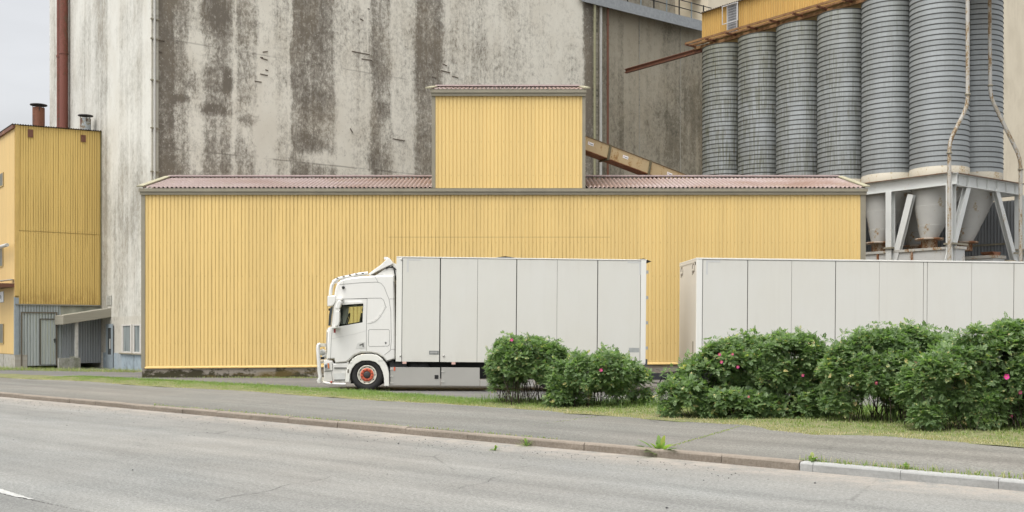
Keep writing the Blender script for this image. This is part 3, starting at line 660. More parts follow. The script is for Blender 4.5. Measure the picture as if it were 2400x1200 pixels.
# sheet-metal base with double gate and wicket door
gm = m_yellow('grey_green_sheet', (.36,.39,.38), (.15,.17,.10), 0, .13, .55, phase=.1)
zb_ = .22
MB().corr((.1, -.03, zb_), (1,0,0), (0,0,1), 2.08, zm-zb_-.02, (0,-1,0), .13, .03, .3).build('base_wall', gm, AN)
MB().box(.0, AW-.06, -.11, -.03, zm-.06, zm+.0).build('flashing', plain('drip_edge', (.22,.21,.17), .7), AN)
X_ = lambda px: A.hit(px, 780, 1, 0).x
gate = MB().corr((X_(51), -.06, .16), (1,0,0), (0,0,1), X_(132)-X_(51), A.hit(90, 734, 1, 0).z-.16, (0,-1,0), .14, .03, .3).build('gate', m_yellow('gate_sheet', (.38,.41,.38), (.20,.21,.09), 0, .14, .7), AN)
gz1 = A.hit(90, 734, 1, 0).z
MB().box(X_(51)-.06, X_(132)+.03, -.1, -.055, gz1, gz1+.06).box(X_(51)-.06, X_(51), -.1, -.055, .16, gz1).box(X_(132)-.03, X_(132)+.03, -.1, -.055, .16, gz1).build('gate_frame', plain('gate_frame', (.13,.11,.08), .8), gate)
wz = A.hit(110, 749, 1, 0).z
wd = MB().corr((X_(93), -.10, .22), (1,0,0), (0,0,1), X_(129.5)-X_(93), wz-.22, (0,-1,0), .15, .03, .3).build('wicket_door', m_yellow('wicket_sheet', (.42,.45,.41), (.22,.23,.10), 0, .15, .6), gate)
MB().box(X_(91.5), X_(93)+.02, -.13, -.09, .2, wz+.05).box(X_(93), X_(129.5), -.13, -.09, wz, wz+.05).build('door_frame', plain('wicket_frame', (.09,.08,.06), .8), wd)
MB().box(X_(124), X_(128), -.19, -.11, 1.42, 1.47).box(X_(126), X_(127.5), -.15, -.11, 1.3, 1.52).build('handle', M['dark'], wd)
# recess under the concrete canopy
MB().corr((X_(131), .0, .25), (1,0,0), (0,0,1), AW-X_(131), zm-.3, (0,-1,0), .13, .035, .35).build('recess_wall', m_yellow('recess_sheet', (.34,.36,.36), (.12,.12,.09), 0, .13, .5), AN)
cm = m_concrete('canopy_concrete', (.27,.26,.215), (.12,.12,.085), 2, None, 8, .25)
cx0, cz0, cz1 = X_(141), A.hit(140, 761, 1, -1.6).z, A.hit(140, 739, 1, -1.6).z
# slab: street end low, rising towards the tower
b = MB(); xe = AW + .75
pts = [(cx0-.3, -1.7), (xe, -1.7), (xe, .0), (cx0-.3, -.12)]
rise = .52
def zz(x, base): return base + rise*max(0, (x-cx0+.3))/(xe-cx0+.3)
b.add([(x, y, zz(x, cz0)) for x, y in pts] + [(x, y, zz(x, cz1)) for x, y in pts], [(0,3,2,1),(4,5,6,7),(0,1,5,4),(1,2,6,5),(2,3,7,6),(3,0,4,7)])
b.build('porch_slab', cm, AN, bev=.02)
b = MB().add([(cx0, -.12, zz(cx0, cz1)), (AW+.5, -.12, zz(AW+.5, cz1)), (AW+.5, -.031, zm-.08), (cx0, -.031, zm-.08)], [(0,1,2,3)]); b.build('porch_upstand', plain('mossy_felt', (.21,.215,.17), .9, 0, .35, 2), AN)
p = A.hit(179, 800, 1, -1.45)
MB().box(p.x-.07, p.x+.07, -1.52, -1.38, .1, zz(p.x, cz0)).build('porch_post', plain('post_white', (.45,.44,.40), .7, 0, .25), AN)
q = A.hit(187, 850, 1, -1.6)
MB().box(p.x-.9, q.x, -1.75, -1.5, -.1, .56).box(q.x-.22, q.x, -1.499, -.6, -.1, .62).build('porch_wall', m_concrete('porch_wall_concrete', (.30,.30,.27), (.12,.125,.08), 0, None, 5, .4), AN)
# company sign cut by the picture edge
p = A.hit(8.4, 695, 0, -.05); S_ = thing('wall_sign', Fr(A.m @ Vector((-.031, p.y, A.hit(8.4, 707, 0, -.05).z)), TH), 'white name board on the street face of the ochre annex, below the small brown canopy', 'sign')
hs_ = A.hit(8.4, 683, 0, -.05).z - A.hit(8.4, 707, 0, -.05).z
MB().box(-.03, 0, 0, 2.6, 0, hs_).build('board', plain('sign_white', (.72,.73,.74), .4, 0, .05), S_)
MB().box(-.034, -.0, -.03, 0, -.02, hs_+.02).box(-.034,-.0, 0, 2.6, -.03, 0).build('frame', M['light_pipe'], S_)
text_mesh('lettering', 'tan Oy', hs_*.5, plain('sign_ink', (.03,.03,.035), .6), S_, (-.034, .82, hs_*.34), (R(90), 0, R(-90)))

# ------------------------------------------------------------------ long yellow shed with its raised box
SD = 42.9
SX0 = (335-CX)/FPX*SD; S = Fr((SX0, SD, 0), 0)
h_ = lambda px, py: S.hit(px, py, 1, 0)
SH = thing('yellow_shed', S, 'long yellow ribbed-sheet shed with a taller box on top and a pinkish roof', 'building')
SW = h_(2025, 450).x; ze = h_(1200, 452).z; zfa = h_(1200, 442).z
def zbase(x): return h_(340, 862).z + (h_(1590, 852).z - h_(340, 862).z)*x/h_(1590, 852).x
x1 = h_(341, 500).x
ysh = m_yellow('yellow_sheet', YEL, (.235,.15,.045), 0, .15, .42, phase=-x1/.15, seams=((h_(1,556).z, .025, h_(910,500).x, h_(1430,500).x), (h_(1,456.5).z, .05, h_(1012,500).x, h_(1372,500).x)), clean=(h_(1010,500).x, h_(1440,500).x, h_(1,556).z))
x1 = h_(341, 500).x
b = MB(); b.corr((x1, -.03, 0), (1,0,0), (0,0,1), h_(2016, 500).x - x1, 0, (0,-1,0), .15, .019, .24, hfun=lambda x: (zbase(x)+.05, ze+.02))
b.build('wall', ysh, SH)
MB().add([(x1,-.10,zbase(x1)), (SW,-.10,zbase(SW)), (SW,-.03,zbase(SW)+.06), (x1,-.03,zbase(x1)+.06), (x1,-.10,zbase(x1)-.035),(SW,-.10,zbase(SW)-.035)], [(0,1,2,3),(4,5,1,0)]).build('drip_strip', plain('yellow_drip', (.55,.38,.14), .5), SH)
MB().box(.03, SW-.03, .04, 6.5, .2, ze).build('core', plain('shed_inside', (.45,.32,.12), .8), SH)
for p0, p1 in ((332, 341), (2016, 2028)): MB().box(h_(p0,500).x, h_(p1,500).x, -.06, .3, zbase(0)-.02, ze+.01).build('corner_trim', M['fascia'], SH)
def m_found():
    a = Mt('mossy_foundation', .95, 0, .1); n = a.noise((3,3,5), 6, .7); x, y, z = a.sep()
    c = a.mix(n, (.19,.165,.135), (.36,.325,.275)); q = a.math('ADD', a.noise((1.5,1,2.5), 5, .75), a.math('MULTIPLY', a.step(z, .45, .0), .25))
    c = a.mix(a.step(q, .58, .66), c, (.055,.05,.03)); c = a.mix(a.math('MULTIPLY', a.step(a.noise((.3,1,2), 3), .55, .65), .5), c, (.17,.12,.04)); a.bump(n, .5, .03); return a.out(c)
MB().add([(-.03,-.04,-.6),(SW,-.04,-.6),(SW,-.04,zbase(SW)-.036),(-.03,-.04,zbase(0)-.036),(-.03,6.4,-.6),(SW,6.4,-.6),(SW,6.4,zbase(SW)-.036),(-.03,6.4,zbase(0)-.036)], [(0,1,2,3),(1,5,6,2),(4,0,3,7),(3,2,6,7)]).build('foundation', m_found(), SH)
def fasc(x0, x1_, zt, ha, hb):       # two-step fascia board
    return MB().box(x0, x1_, -.16, -.04, zt-ha, zt).box(x0+.03, x1_-.03, -.115, -.041, zt-ha-hb, zt-ha-.004)
rf_m = Mt('pink_grey_tiles', .8, 0, .25); x_, y_, z_ = rf_m.sep(); fr_ = rf_m.math('FRACT', rf_m.math('DIVIDE', x_, .175))
n_ = rf_m.noise((1.2,1.2,1.2), 5, .7); c_ = rf_m.mix(rf_m.ramp(rf_m.noise(7,5,.7), [(.3,0.0),(.7,1.0)]), (.30,.232,.215), (.43,.352,.33))
bx0, bx1 = h_(1010, 440).x, h_(1374, 440).x
rust_k = rf_m.math('MULTIPLY', rf_m.step(rf_m.noise((.25,.4,.4), 4, .7), .40, .62), rf_m.math('ADD', rf_m.step(x_, 2, bx0), .3, clamp=True))
c_ = rf_m.mix(rf_m.math('MULTIPLY', rust_k, .75), c_, (.22,.13,.085)); c_ = rf_m.mix(rf_m.math('MULTIPLY', rf_m.step(n_, .55, .75), .4), c_, (.34,.31,.19)); c_ = rf_m.mix(rf_m.math('MULTIPLY', rf_m.ramp(fr_, [(.22,0.0),(.4,1.0),(.62,1.0),(.8,0.0)]), .55), c_, (.10,.075,.06)); rf_m.out(c_)  # last mix paints the shade of the valleys between roof ribs
lich = plain('lichen_verge', (.37,.345,.235), .9, 0, .25, 4)
RD = 3.35
zridge = H_CAM + (HY-415)/FPX*(SD+RD)
def roof_run(x0, x1_, zE, zR, ends):
    x0 = round(x0/.175)*.175
    sl_ = Vector((0, RD+.18, zR-zE)); L = sl_.length; d = sl_.normalized(); nrm = Vector((0, -d.z, d.y))
    b = MB(); b.corr((x0, -.18, zE), (1,0,0), d, x1_-x0, L, nrm, .175, .07, .3, wave=True)
    b2 = Vector((0, RD+.18, zE-zR)).normalized(); n2 = Vector((0, d.z, d.y))
    b.corr((x0, RD, zR), (1,0,0), b2, x1_-x0, L, n2, .175, .07, .3, wave=True)
    ro = b.build('roof', rf_m.m, SH, fix=False)
    MB().bar((x0-.02 if ends[0] else x0, RD, zR+.035), (x1_, RD, zR+.035), .34, .06, (0,0,1)).build('ridge_cap', plain('ridge_pink', (.45,.36,.345), .7, 0, .15), ro)
    for e, x in ((ends[0], x0-.06), (ends[1], x1_+.06)):
        if e: MB().bar((x, -.2, zE+.01), (x, RD, zR+.03), .26, .05).bar((x, RD, zR+.03), (x, 2*RD+.2, zE+.01), .26, .05).build('verge_cap', lich, ro)
    return ro
zeave = h_(1200, 440).z + .02
roof_run(h_(333, 440).x, bx0+.05, zeave, zridge, (1, 0)); roof_run(bx1-.05, h_(2025, 440).x, zeave, zridge, (0, 1))
fasc(h_(328,440).x, h_(2031,440).x, zfa-.01, h_(0,440).z-h_(0,447.5).z, h_(0,447.5).z-h_(0,454.5).z).build('fascia', M['fascia'], SH)
# gable ends
for x in (.0, SW-.1): MB().add([(x,0,ze),(x+.1,0,ze),(x,2*RD,ze),(x+.1,2*RD,ze),(x,RD,zridge-.06),(x+.1,RD,zridge-.06)], [(0,2,4),(1,5,3),(0,4,5,1),(4,2,3,5)]).build('gable', ysh, SH)
# raised box
bzt = h_(1200, 224).z; bzb = h_(1200, 441).z; bze = h_(1200, 211).z; bzr = H_CAM + (HY-204)/FPX*(SD+RD)
ybx = m_yellow('box_sheet', YEL, (.30,.195,.06), 0, .15, .16, phase=-h_(1020,300).x/.15)
b = MB(); b.corr((h_(1020,300).x, -.02, bzb), (1,0,0), (0,0,1), h_(1365,300).x-h_(1020,300).x, bzt-bzb+.02, (0,-1,0), .15, .022, .24); b.build('box_wall', ybx, SH)
MB().box(bx0+.06, bx1-.06, .03, 2*RD-.03, zeave-.5, bze-.02).build('box_core', plain('box_core', (.5,.36,.13), .8), SH)
for p0, p1 in ((1012, 1020.5), (1364.5, 1372)): MB().box(h_(p0,300).x, h_(p1,300).x, -.05, .3, bzb, bzt).build('corner_trim', M['fascia'], SH)
fasc(h_(1009,300).x, h_(1374,300).x, h_(0,210.5).z, h_(0,210.5).z-h_(0,219).z, h_(0,219).z-h_(0,226).z).build('fascia', M['fascia'], SH)
roof_run(h_(1012,300).x, h_(1372,300).x, bze+.03, bzr, (1, 1))
fasc(h_(1012,440).x, h_(1372,440).x, h_(0,440).z, .12, .12).build('flashing', M['fascia'], SH) if False else None

# ------------------------------------------------------------------ tan conveyor duct sloping from the box towards the silos
P0, P1 = at(1340, 307, 45.4), at(1700, 446, 50.0)
dv_ = (P1-P0); L = dv_.length; ex = dv_.normalized(); ey = Vector((0,0,1)).cross(ex).normalized(); ez = ex.cross(ey)
DF = Fr((0,0,0)); DF.m = Matrix(((ex.x,ey.x,ez.x,P0.x),(ex.y,ey.y,ez.y,P0.y),(ex.z,ey.z,ez.z,P0.z),(0,0,0,1))); DF.i = DF.m.inverted()
DU = thing('conveyor_duct', DF, 'tan sheet-metal conveyor duct sloping down from the yellow box behind the shed roof', 'duct')
dw = .55; dh = .56
duct = MB().box(0, L, 0, dw, -dh, 0).build('casing', m_painted_rust('tan_duct', (.47,.36,.20), (.26,.15,.06), .42, 2.2), DU)
MB().box(0, L, -.02, dw+.02, -dh-.03, -dh-.003).build('floor_plate', m_painted_rust('duct_rust', (.26,.12,.05), (.19,.075,.03), .7, 1.5), DU)
MB().box(0, L, -.03, dw+.03, .003, .03).build('lid', plain('duct_lid', (.16,.12,.07), .8), DU)
for px in (1425, 1526):
    x = DF.hit(px, 370, 1, 0).x; MB().box(x-.05, x+.05, -.06, -.001, -dh-.05, .04).box(x-.05, x+.05, -.06, dw+.06, -dh-.09, -dh-.05).build('strap', plain('strap_dirty', (.14,.12,.07), .9, 0, .3), DU)
for px in (1377, 1464, 1574):
    x = DF.hit(px, 380, 1, 0).x; stk = MB().box(x-.15, x+.15, -.008, -.001, -.30, -.17).build('sticker', plain('sticker_white', (.78,.78,.77), .5, 0, .05), DU)
    MB().prism([(x-.12,-.235),(x-.09,-.255),(x-.07,-.20),(x-.10,-.205)], 1, -.012, -.009).build('logo', plain('logo_red', (.45,.06,.04), .5), stk)
    MB().box(x-.045, x+.12, -.012, -.009, -.262, -.228).build('logo', plain('logo_grey', (.22,.22,.23), .5), stk)

# ------------------------------------------------------------------ spiral-seamed silos, their platform and gallery
SR = 1.31; RX, RY0 = 29.57, -8.41; SS = 2.606
zB, zT = 9.0, 17.85
spots = [(RX, RY0 - SS*k) for k in range(6)] + [(RX + 3.0, RY0 - SS*5), (RX+3.0, RY0-SS*4)]
words = ['most weathered mossy silo, farthest of the row beside the dark concrete wall', 'mossy silo standing second from the dark concrete wall', 'grey silo third from the dark concrete wall, under the gallery deck',
         'grey silo fourth from the dark concrete wall, just clear of the deck shadow', 'clean blue-grey silo with rust-stained white collar beside the shed roof end', 'nearest and largest blue-grey silo above the corner post of the platform',
         'blue-grey silo behind the front corner one, by the beige wall', 'back-row silo of which only the hopper shows, behind the platform corner post']
moss = (1.2, 1.0, .85, .7, .3, .15, .12, .2, .3)
collar_m = m_painted_rust('collar_white', (.50,.46,.37), (.20,.11,.045), .42, 2.5)
hop_m = m_painted_rust('hopper_grey', (.36,.355,.33), (.20,.085,.035), .34, 1.6)
for k, (sx, sy) in enumerate(spots):
    SF = Fr(G.m @ Vector((sx, sy, 0)), TH - .9)
    t = thing('grain_silo', SF, words[k], 'silo', 'corrugated steel silos on the raised platform')
    prof = []; z = zB + .42; i = 0; p_ = (zT - z)/35
    while z < zT - .01:
        prof += [(SR-.004, z), (SR, z+.12), (SR-.003, z+p_-.040), (SR-.014, z+p_-.032), (SR+.022, z+p_-.028), (SR+.022, z+p_-.006)]; z += p_
    MB().lathe(prof, 56, sm=False).build('body', m_galv('galvanised_%d' % k, k*3.7, moss[k]), t)
    bd = t.children[0]; bd.data.polygons.foreach_set('use_smooth', [True]*len(bd.data.polygons))
    try: bd.data.set_sharp_from_angle(angle=R(40))
    except Exception: pass
    MB().lathe([(SR+.012, zB), (SR+.012, zB+.40), (SR-.02, zB+.43)], 48).build('collar', collar_m, t)
    MB().lathe([(.05, zT+.25), (SR*.98, z-.02)], 40).build('roof', plain('silo_top', (.24,.22,.16), .7), t)
    if k >= 3:      # lopsided cone below, drawn towards the conveyor
        tip = Matrix.Rotation(.9, 3, 'Z') @ Vector((-1.0, -.1, 0)); hb = MB(); rl = lambda h: (1.30 - .91*h/2.85, h/2.85, zB-h); rows = [(SR-.005, 0, zB), (1.30, .0, zB-.02), rl(1.35), (rl(1.35)[0]+.022, rl(1.35)[1], zB-1.36), rl(2.25), (rl(2.25)[0]+.022, rl(2.25)[1], zB-2.26), (.385, 1.0, zB-2.85)]
        nseg = 32; vs = []
        for r, f, zz_ in rows:
            for q in range(nseg):
                an = 2*math.pi*q/nseg; vs.append((tip.x*f + r*math.cos(an), tip.y*f + r*math.sin(an), zz_))
        hb.add(vs, [(i*nseg+q, i*nseg+(q+1)%nseg, (i+1)*nseg+(q+1)%nseg, (i+1)*nseg+q) for i in range(len(rows)-1) for q in range(nseg)], True)
        ho = hb.build('hopper', hop_m, t)
        ho.data.set_sharp_from_angle(angle=R(12))
        MB().lathe([(.40, zB-2.85), (.62, zB-2.86), (.62, zB-2.94), (.36, zB-2.95), (.36, zB-3.3)], 24, (tip.x, tip.y, 0)).build('outlet', m_painted_rust('outlet_rust', (.36,.30,.24), (.19,.075,.03), .75, 3), ho)

cx_, cy_ = RX-1.42, RY0-SS*5-1.42                     # near corner of the platform
PF = Fr(G.m @ Vector((cx_, cy_, 0)), TH); PL = 6.15; PB = 9.0
PT = thing('steel_platform', PF, 'pale grey steel platform on I-beam posts carrying the silos above their hoppers', 'platform')
gp = M['grey_paint']; ztp = zB - .03
MB().box(-.06, PL, 0, PB+6, ztp-.03, ztp).build('deck_edge', m_painted_rust('deck_rust', (.18,.12,.08), (.20,.10,.05), .6), PT) if False else None
for a_, c_ in (((0,-.3,ztp-.28), (0,PB+8,ztp-.28)), ((-.0,0,ztp-.28), (PL,0,ztp-.28)), ((PL-.1,.2,ztp-.28), (PL-.1,PB,ztp-.28)), ((.2,SS*2,ztp-.28), (PL-.2,SS*2,ztp-.28)), ((.2,SS,ztp-.28), (PL-.2,SS,ztp-.28))):
    MB().ibeam(a_, c_, .26, .52, .03).build('beam', gp, PT)
MB().bar((-.05, -.16, ztp), (-.05, PB+8, ztp), .36, .035).bar((.14, -.05, ztp), (PL, -.05, ztp), .34, .035).build('deck_edge', m_painted_rust('deck_rust', (.20,.14,.10), (.20,.095,.045), .6), PT)
for k in range(7): MB().box(.45+k*.85, .47+k*.85, -.13, -.02, ztp-.5, ztp-.06).build('stiffener', gp, PT)
yl = PF.hit(2087, 500, 0, 0).y
posts = [(0, 0), (0, yl), (PL-.12, 0), (0, yl+3.2), (PL-.12, yl+2)]
for x, y in posts:
    MB().ibeam((x, y, -.1), (x, y, ztp-.54), .30, .34, .03, up=(1,0,0)).build('post', gp, PT)
    MB().box(x-.24, x+.24, y-.22, y+.22, 5.75, 5.83).build('post_clamp', M['fascia'], PT)
def brace(a_, c_): MB().ibeam(a_, c_, .30, .22, .03, up=(0,1,0) if abs(a_[0]-c_[0]) > abs(a_[1]-c_[1]) else (1,0,0)).build('brace', gp, PT)
q0, q1 = PF.hit(2137, 456, 0, .1), PF.hit(2096, 620, 0, .1); brace((.1,q0.y,q0.z), (.1,q1.y,q1.z))
q0, q1 = PF.hit(2268, 432, 1, .02), PF.hit(2220, 625, 1, .02); brace((q0.x,.02,q0.z), (q1.x,.02,q1.z))
q0, q1 = PF.hit(2332, 442, 1, .02), PF.hit(2380, 625, 1, .02); brace((q0.x,.02,q0.z), (q1.x,.02,q1.z))
MB().bar((0,-.2,5.79), (1.05,-.2,5.79), .06, .08).bar((PL-1.0,-.2,5.6), (PL+.25,-.2,5.6), .06, .09).build('tie_bar', M['fascia'], PT)
# sheet wall closing the far side
scm = m_yellow('screen_sheet', (.27,.28,.28), (.12,.115,.09), 1, .17, .4)
MB().corr((PL+1.2, -1.2, 3), (0,1,0), (0,0,1), 12, zB-3.6, (-1,0,0), .17, .05, .35).build('screen', scm, PT)
MB().bar((PL+1.1, -1.2, 6.25), (PL+1.1, 10, 6.25), .06, .1).build('screen_rail', M['fascia'], PT)
MB().corr((0.6, 7.6, 2), (1,0,0), (0,0,1), PL, zB-2.7, (0,-1,0), .17, .05, .35).build('screen', scm, PT)
# conveyor trough under the hoppers
tip = (RX-1.0 - cx_)
CF = Fr(PF.m @ Vector((tip, 0, 0)), TH)
CV = thing('trough_conveyor', CF, 'white rusting trough conveyor running under the silo hoppers', 'conveyor')
zc = zB - 3.3
wr = m_painted_rust('trough_white', (.50,.50,.48), (.20,.08,.035), .36, 1.6)
MB().box(-.38, .38, -.2, 8.6, zc-.78, zc-.14).build('trough', wr, CV)
MB().box(-.44, .44, -.26, 8.6, zc-.138, zc-.02).build('lid', m_painted_rust('trough_lid', (.45,.44,.40), (.22,.10,.05), .55, 2), CV)
b = MB()
for k in range(5): b.box(-.43, -.381, .1+k*1.8, .2+k*1.8, zc-.80, zc-.14)
b.build('flange', m_painted_rust('flange_rust', (.32,.22,.16), (.18,.07,.03), .8), CV)
C2 = Fr(PF.m @ Vector((4.4-.72, 0, 0)), TH)
CV2 = thing('trough_conveyor', C2, 'short white rusty conveyor end with drive motor beside the grey sheet wall', 'conveyor')
MB().box(-.5, .5, -.25, 5.5, zc-1.1, zc-.42).build('trough', wr, CV2)
MB().box(-.56, .56, -.3, 5.5, zc-.418, zc-.28).build('lid', m_painted_rust('trough_lid2', (.36,.34,.30), (.22,.10,.05), .6, 2), CV2)
b = MB().lathe([(0.0,-.55),(.16,-.55),(.19,-.5),(.19,-.1),(.12,.0)], 16, (.15, -.26, zc-.78), 'y'); b.build('motor', plain('motor_grey', (.10,.09,.075), .6, 0, .3), CV2)
MB().lathe([(.1,-.25),(.13,-.2),(.13,.0)], 14, (-.25, -.26, zc-.85), 'y', cap=True).build('bearing', plain('bearing', (.12,.10,.075), .7), CV2)
MB().lathe([(.22,-.05),(.30,0),(.34,.5),(.36,.9)], 20, (1.35, -.3, zc-.75), 'y').lathe([(.22,-.05),(.2,.8)], 20, (1.35, -.3, zc-.75), 'y').build('fan_inlet', plain('fan_tan', (.24,.21,.15), .6), CV2)
MB().add([(.45,-.1,zc-.1),(-.3,-.1,zc-.1),(0.1,-.1,zc-.42),(.3,-.1,zc-.42),(.45,.5,zc-.1),(-.3,.5,zc-.1),(0.1,.5,zc-.42),(.3,.5,zc-.42)], [(0,1,2,3),(4,7,6,5),(0,3,7,4),(1,5,6,2),(2,6,7,3),(0,4,5,1)]).build('chute', m_painted_rust('chute_rust', (.25,.13,.08), (.17,.065,.03), .8), CV2)
# gallery along the silo tops
GF = Fr(G.m @ Vector((RX-.25, RY0+1.58, 0)), TH); GLn = 22
GA = thing('yellow_gallery', GF, 'weathered yellow corrugated conveyor gallery running above the silo tops, with barred window', 'gallery')
z0g = GF.hit(1645, 96, 1, 0).z; z1g = GF.hit(1645, 31, 1, 0).z
gy1 = m_yellow('gallery_sheet', (.56,.35,.105), (.20,.12,.04), 1, .16, .5)
MB().corr((0, 0, z0g), (0,-1,0), (0,0,1), GLn, z1g-z0g, (-1,0,0), .16, .03, .3).build('wall', gy1, GA)
MB().corr((.0, .0, z0g), (1,0,0), (0,0,1), 2.6, z1g-z0g, (0,1,0), .16, .03, .3).build('end_wall', gy1, GA)
MB().box(.04, 2.6, -GLn, -.04, z0g, z1g).build('core', plain('gallery_core', (.4,.27,.09), .8), GA)
MB().corr((-.22, .12, z1g), (0,-1,0), (1,0,.12), GLn+.2, 3.1, (0,0,1), .17, .05, .3, wave=True).build('roof', plain('gallery_roof', (.27,.25,.22), .8, 0, .2), GA)
dk = m_painted_rust('deck_brown', (.24,.135,.06), (.17,.085,.045), .6, 1.6)
b = MB(); zd = z0g - .22
b.bar((-.9, .45, zd), (-.9, -GLn, zd), .07, .12).bar((-.45, .45, zd), (-.45, -GLn, zd), .07, .10).bar((-.1, .45, zd+.1), (-.1, -GLn, zd+.1), .08, .14).bar((-.1,.45,zd-.15),(-.1,-GLn,zd-.15),.14,.16)
deck = b.build('deck', dk, GA)
for k in range(12): MB().bar((-.98, .35-k*1.5, zd-.07), (.3, .35-k*1.5, zd-.07), .08, .09).build('deck_bracket', M['rust'], deck)
b = MB()
for k in range(60): b.box(-.42, -.14, .3-k*.36-.27, .3-k*.36, zd+.02, zd+.04) if k % 5 else None
b.build('plank', plain('deck_plank', (.40,.24,.09), .8, 0, .3), deck)
MB().ibeam((-.0, .0, zT+.22), (-.0, 6.35, zT+.22), .22, .25, .04).build('beam', M['rust'], GA)
ya, yb = GF.hit(1700, 60, 0, -.02).y, GF.hit(1737, 60, 0, -.02).y
zz0, zz1 = GF.hit(1718, 55, 0, -.02).z, GF.hit(1718, 12, 0, -.02).z
gw = MB().box(-.06, .01, yb+.22, ya-.2, zz0-.5, zz1).build('window', plain('window_dark', (.035,.04,.05), .2), GA)
b = MB().box(-.3, -.27, yb, ya, zz0, zz0+.04).box(-.3,-.27, yb, ya, zz1-.04, zz1).box(-.3,-.27, yb, yb+.04, zz0+.04, zz1-.04).box(-.3,-.27, ya-.04, ya, zz0+.04, zz1-.04)
for k in range(9):
    yy = yb+.25 + (ya-yb-.45)*k/8; b.box(-.10, -.08, yy-.008, yy+.008, zz0-.5, zz1)
for k in range(11):
    q = zz0-.45 + (zz1-zz0+.45)*k/10; b.box(-.078, -.062, yb+.25, ya-.2, q-.008, q+.008)
for k in range(2): b.box(-.12, -.061, (yb+.21, ya-.24)[k], (yb+.26, ya-.19)[k], zz0-.5, zz1)
b.build('grille', plain('grille_white', (.5,.5,.5), .6), gw)

# vent pipes coming down past the silos
vp = m_painted_rust('vent_pipe', (.42,.40,.36), (.19,.12,.06), .62, 2.4)
def vent(name, pts, r, lab):
    P = [Vector(p) for p in pts]; o = thing(name, Vector((P[-1].x, P[-1].y, 0)), lab, 'pipe')
    q = [p - Vector((P[-1].x, P[-1].y, 0)) for p in P]; sm = [q[0]]
    for a_, c_, e_ in zip(q, q[1:], q[2:]): sm += [c_ + (a_-c_).normalized()*.35, c_ + (a_-c_).normalized()*.1 + (e_-c_).normalized()*.1, c_ + (e_-c_).normalized()*.35]
    sm.append(q[-1]); MB().tube(sm, r, 10).build('tube', vp, o)
    b = MB()
    for c_ in (q[1], q[-2]): b.lathe([(r+.005, -.04), (r+.035, -.04), (r+.035, .04), (r+.005, .04)], 12, (c_.x, c_.y, c_.z - (.5 if c_ is q[-2] else -.5)))
    b.build('coupling', M['fascia'], o)
D1, D2 = 47.0, 49.4
p = [at(2268, -60, D1), at(2268, 248, D1), at(2225, 332, D1)]; p.append(Vector((p[-1].x, D1, 0)))
vent('vent_pipe', p, .085, 'thin rusty pipe bending left past the nearest silo and the platform corner')
p = [at(2319, -60, D2), at(2321, 226, D2), at(2392, 372, D2)]; p.append(Vector((p[-1].x, D2, 0)))
vent('vent_pipe', p, .085, 'thin rusty pipe bending right from the back silo towards the beige wall')

# ------------------------------------------------------------------ the lorry
T = Fr((-4.488, 33.0, 0), R(2.6), .0084)
TK = thing('box_truck', T, 'white box lorry with bull bar and orange wheel hubs beside the yellow shed', 'truck')
def s2(px, py, y=0): p = T.hit(px, py, 1, y); return (p.x, p.z)
WH = M['white']
def solid_mods(o, mods):
    for k, v in mods: m_ = o.modifiers.new(k, k); [setattr(m_, a_, c_) for a_, c_ in v.items()]
def bake(o):
    me = bpy.data.meshes.new_from_object(o.evaluated_get(bpy.context.evaluated_depsgraph_get())); o.modifiers.clear(); o.data = me
outline = [(757,842),(757,806),(758,775),(762,768),(769,764.5),(773,735),(777,700),(781,676),(787,664),(797,656),(815,650.5),(845,646.5),(880,645),(923.5,645),(925,700),(926.5,760),(927,828),(926,842),(906,848),(897,838),(884,830.5),(868,827),(846,827.5),(830,834),(818,846),(812,850),(782,852),(778,842)]
OP = [s2(*p) for p in outline]
def inset(P, d):
    out = []; n = len(P)
    for i in range(n):
        a_, b_, c_ = (Vector(P[(i+k) % n]) for k in (-1, 0, 1)); e1 = (b_-a_).normalized(); e2 = (c_-b_).normalized()
        n1 = Vector((-e1.y, e1.x)); n2 = Vector((-e2.y, e2.x)); q = (n1+n2); q = q.normalized() if q.length > .1 else n1
        out.append((b_.x - q.x*d*SGN, b_.y - q.y*d*SGN))
    return out
area = sum(a_[0]*c_[1]-c_[0]*a_[1] for a_, c_ in zip(OP, OP[1:]+OP[:1])); SGN = -1 if area > 0 else 1
CWD = 2.5; secs = [(0, .055), (.02, .028), (.06, .008), (.12, 0)] + [(y, 0) for y in np.linspace(.3, 2.2, 8)] + [(2.38, 0), (2.44, .008), (2.48, .028), (2.5, .055)]
def loft(P, secs, front=.16):
    b = MB(); n = len(P); vs = []
    xm = min(p[0] for p in P)
    for y, d in secs:
        e = abs(y - CWD/2)/(CWD/2); sh = front*max(0, e-.25)**2.2*1.6
        for p in inset(P, d): f = max(0, 1 - (p[0]-xm)/.55); vs.append((p[0] + sh*f, y, p[1]))
    fs = [(i*n+k, i*n+(k+1)%n, (i+1)*n+(k+1)%n, (i+1)*n+k) for i in range(len(secs)-1) for k in range(n)]
    b.add(vs, fs, True); m = (len(secs)-1)*n
    b.add(vs[:n], [tuple(range(n))]); b.add(vs[m:], [tuple(range(n))]); return b
cab = loft(OP, secs)
cab = cab.build('cab', WH, TK, fix=True)
bm = bmesh.new(); bm.from_mesh(cab.data); bmesh.ops.remove_doubles(bm, verts=bm.verts, dist=.0005); bmesh.ops.recalc_face_normals(bm, faces=bm.faces); bm.to_mesh(cab.data); bm.free()
inner = [s2(*p) for p in ((764,826),(764,780),(776,768),(781,735),(786,700),(792,668),(812,656),(880,652),(918,652),(921,700),(921,826))]
wpoly = [s2(*p) for p in ((794,765.5),(798,715),(851.5,712),(849.8,755.5))]
wsc = [s2(*p) for p in ((752,763.5),(771.5,763.5),(780,719),(752,719))]
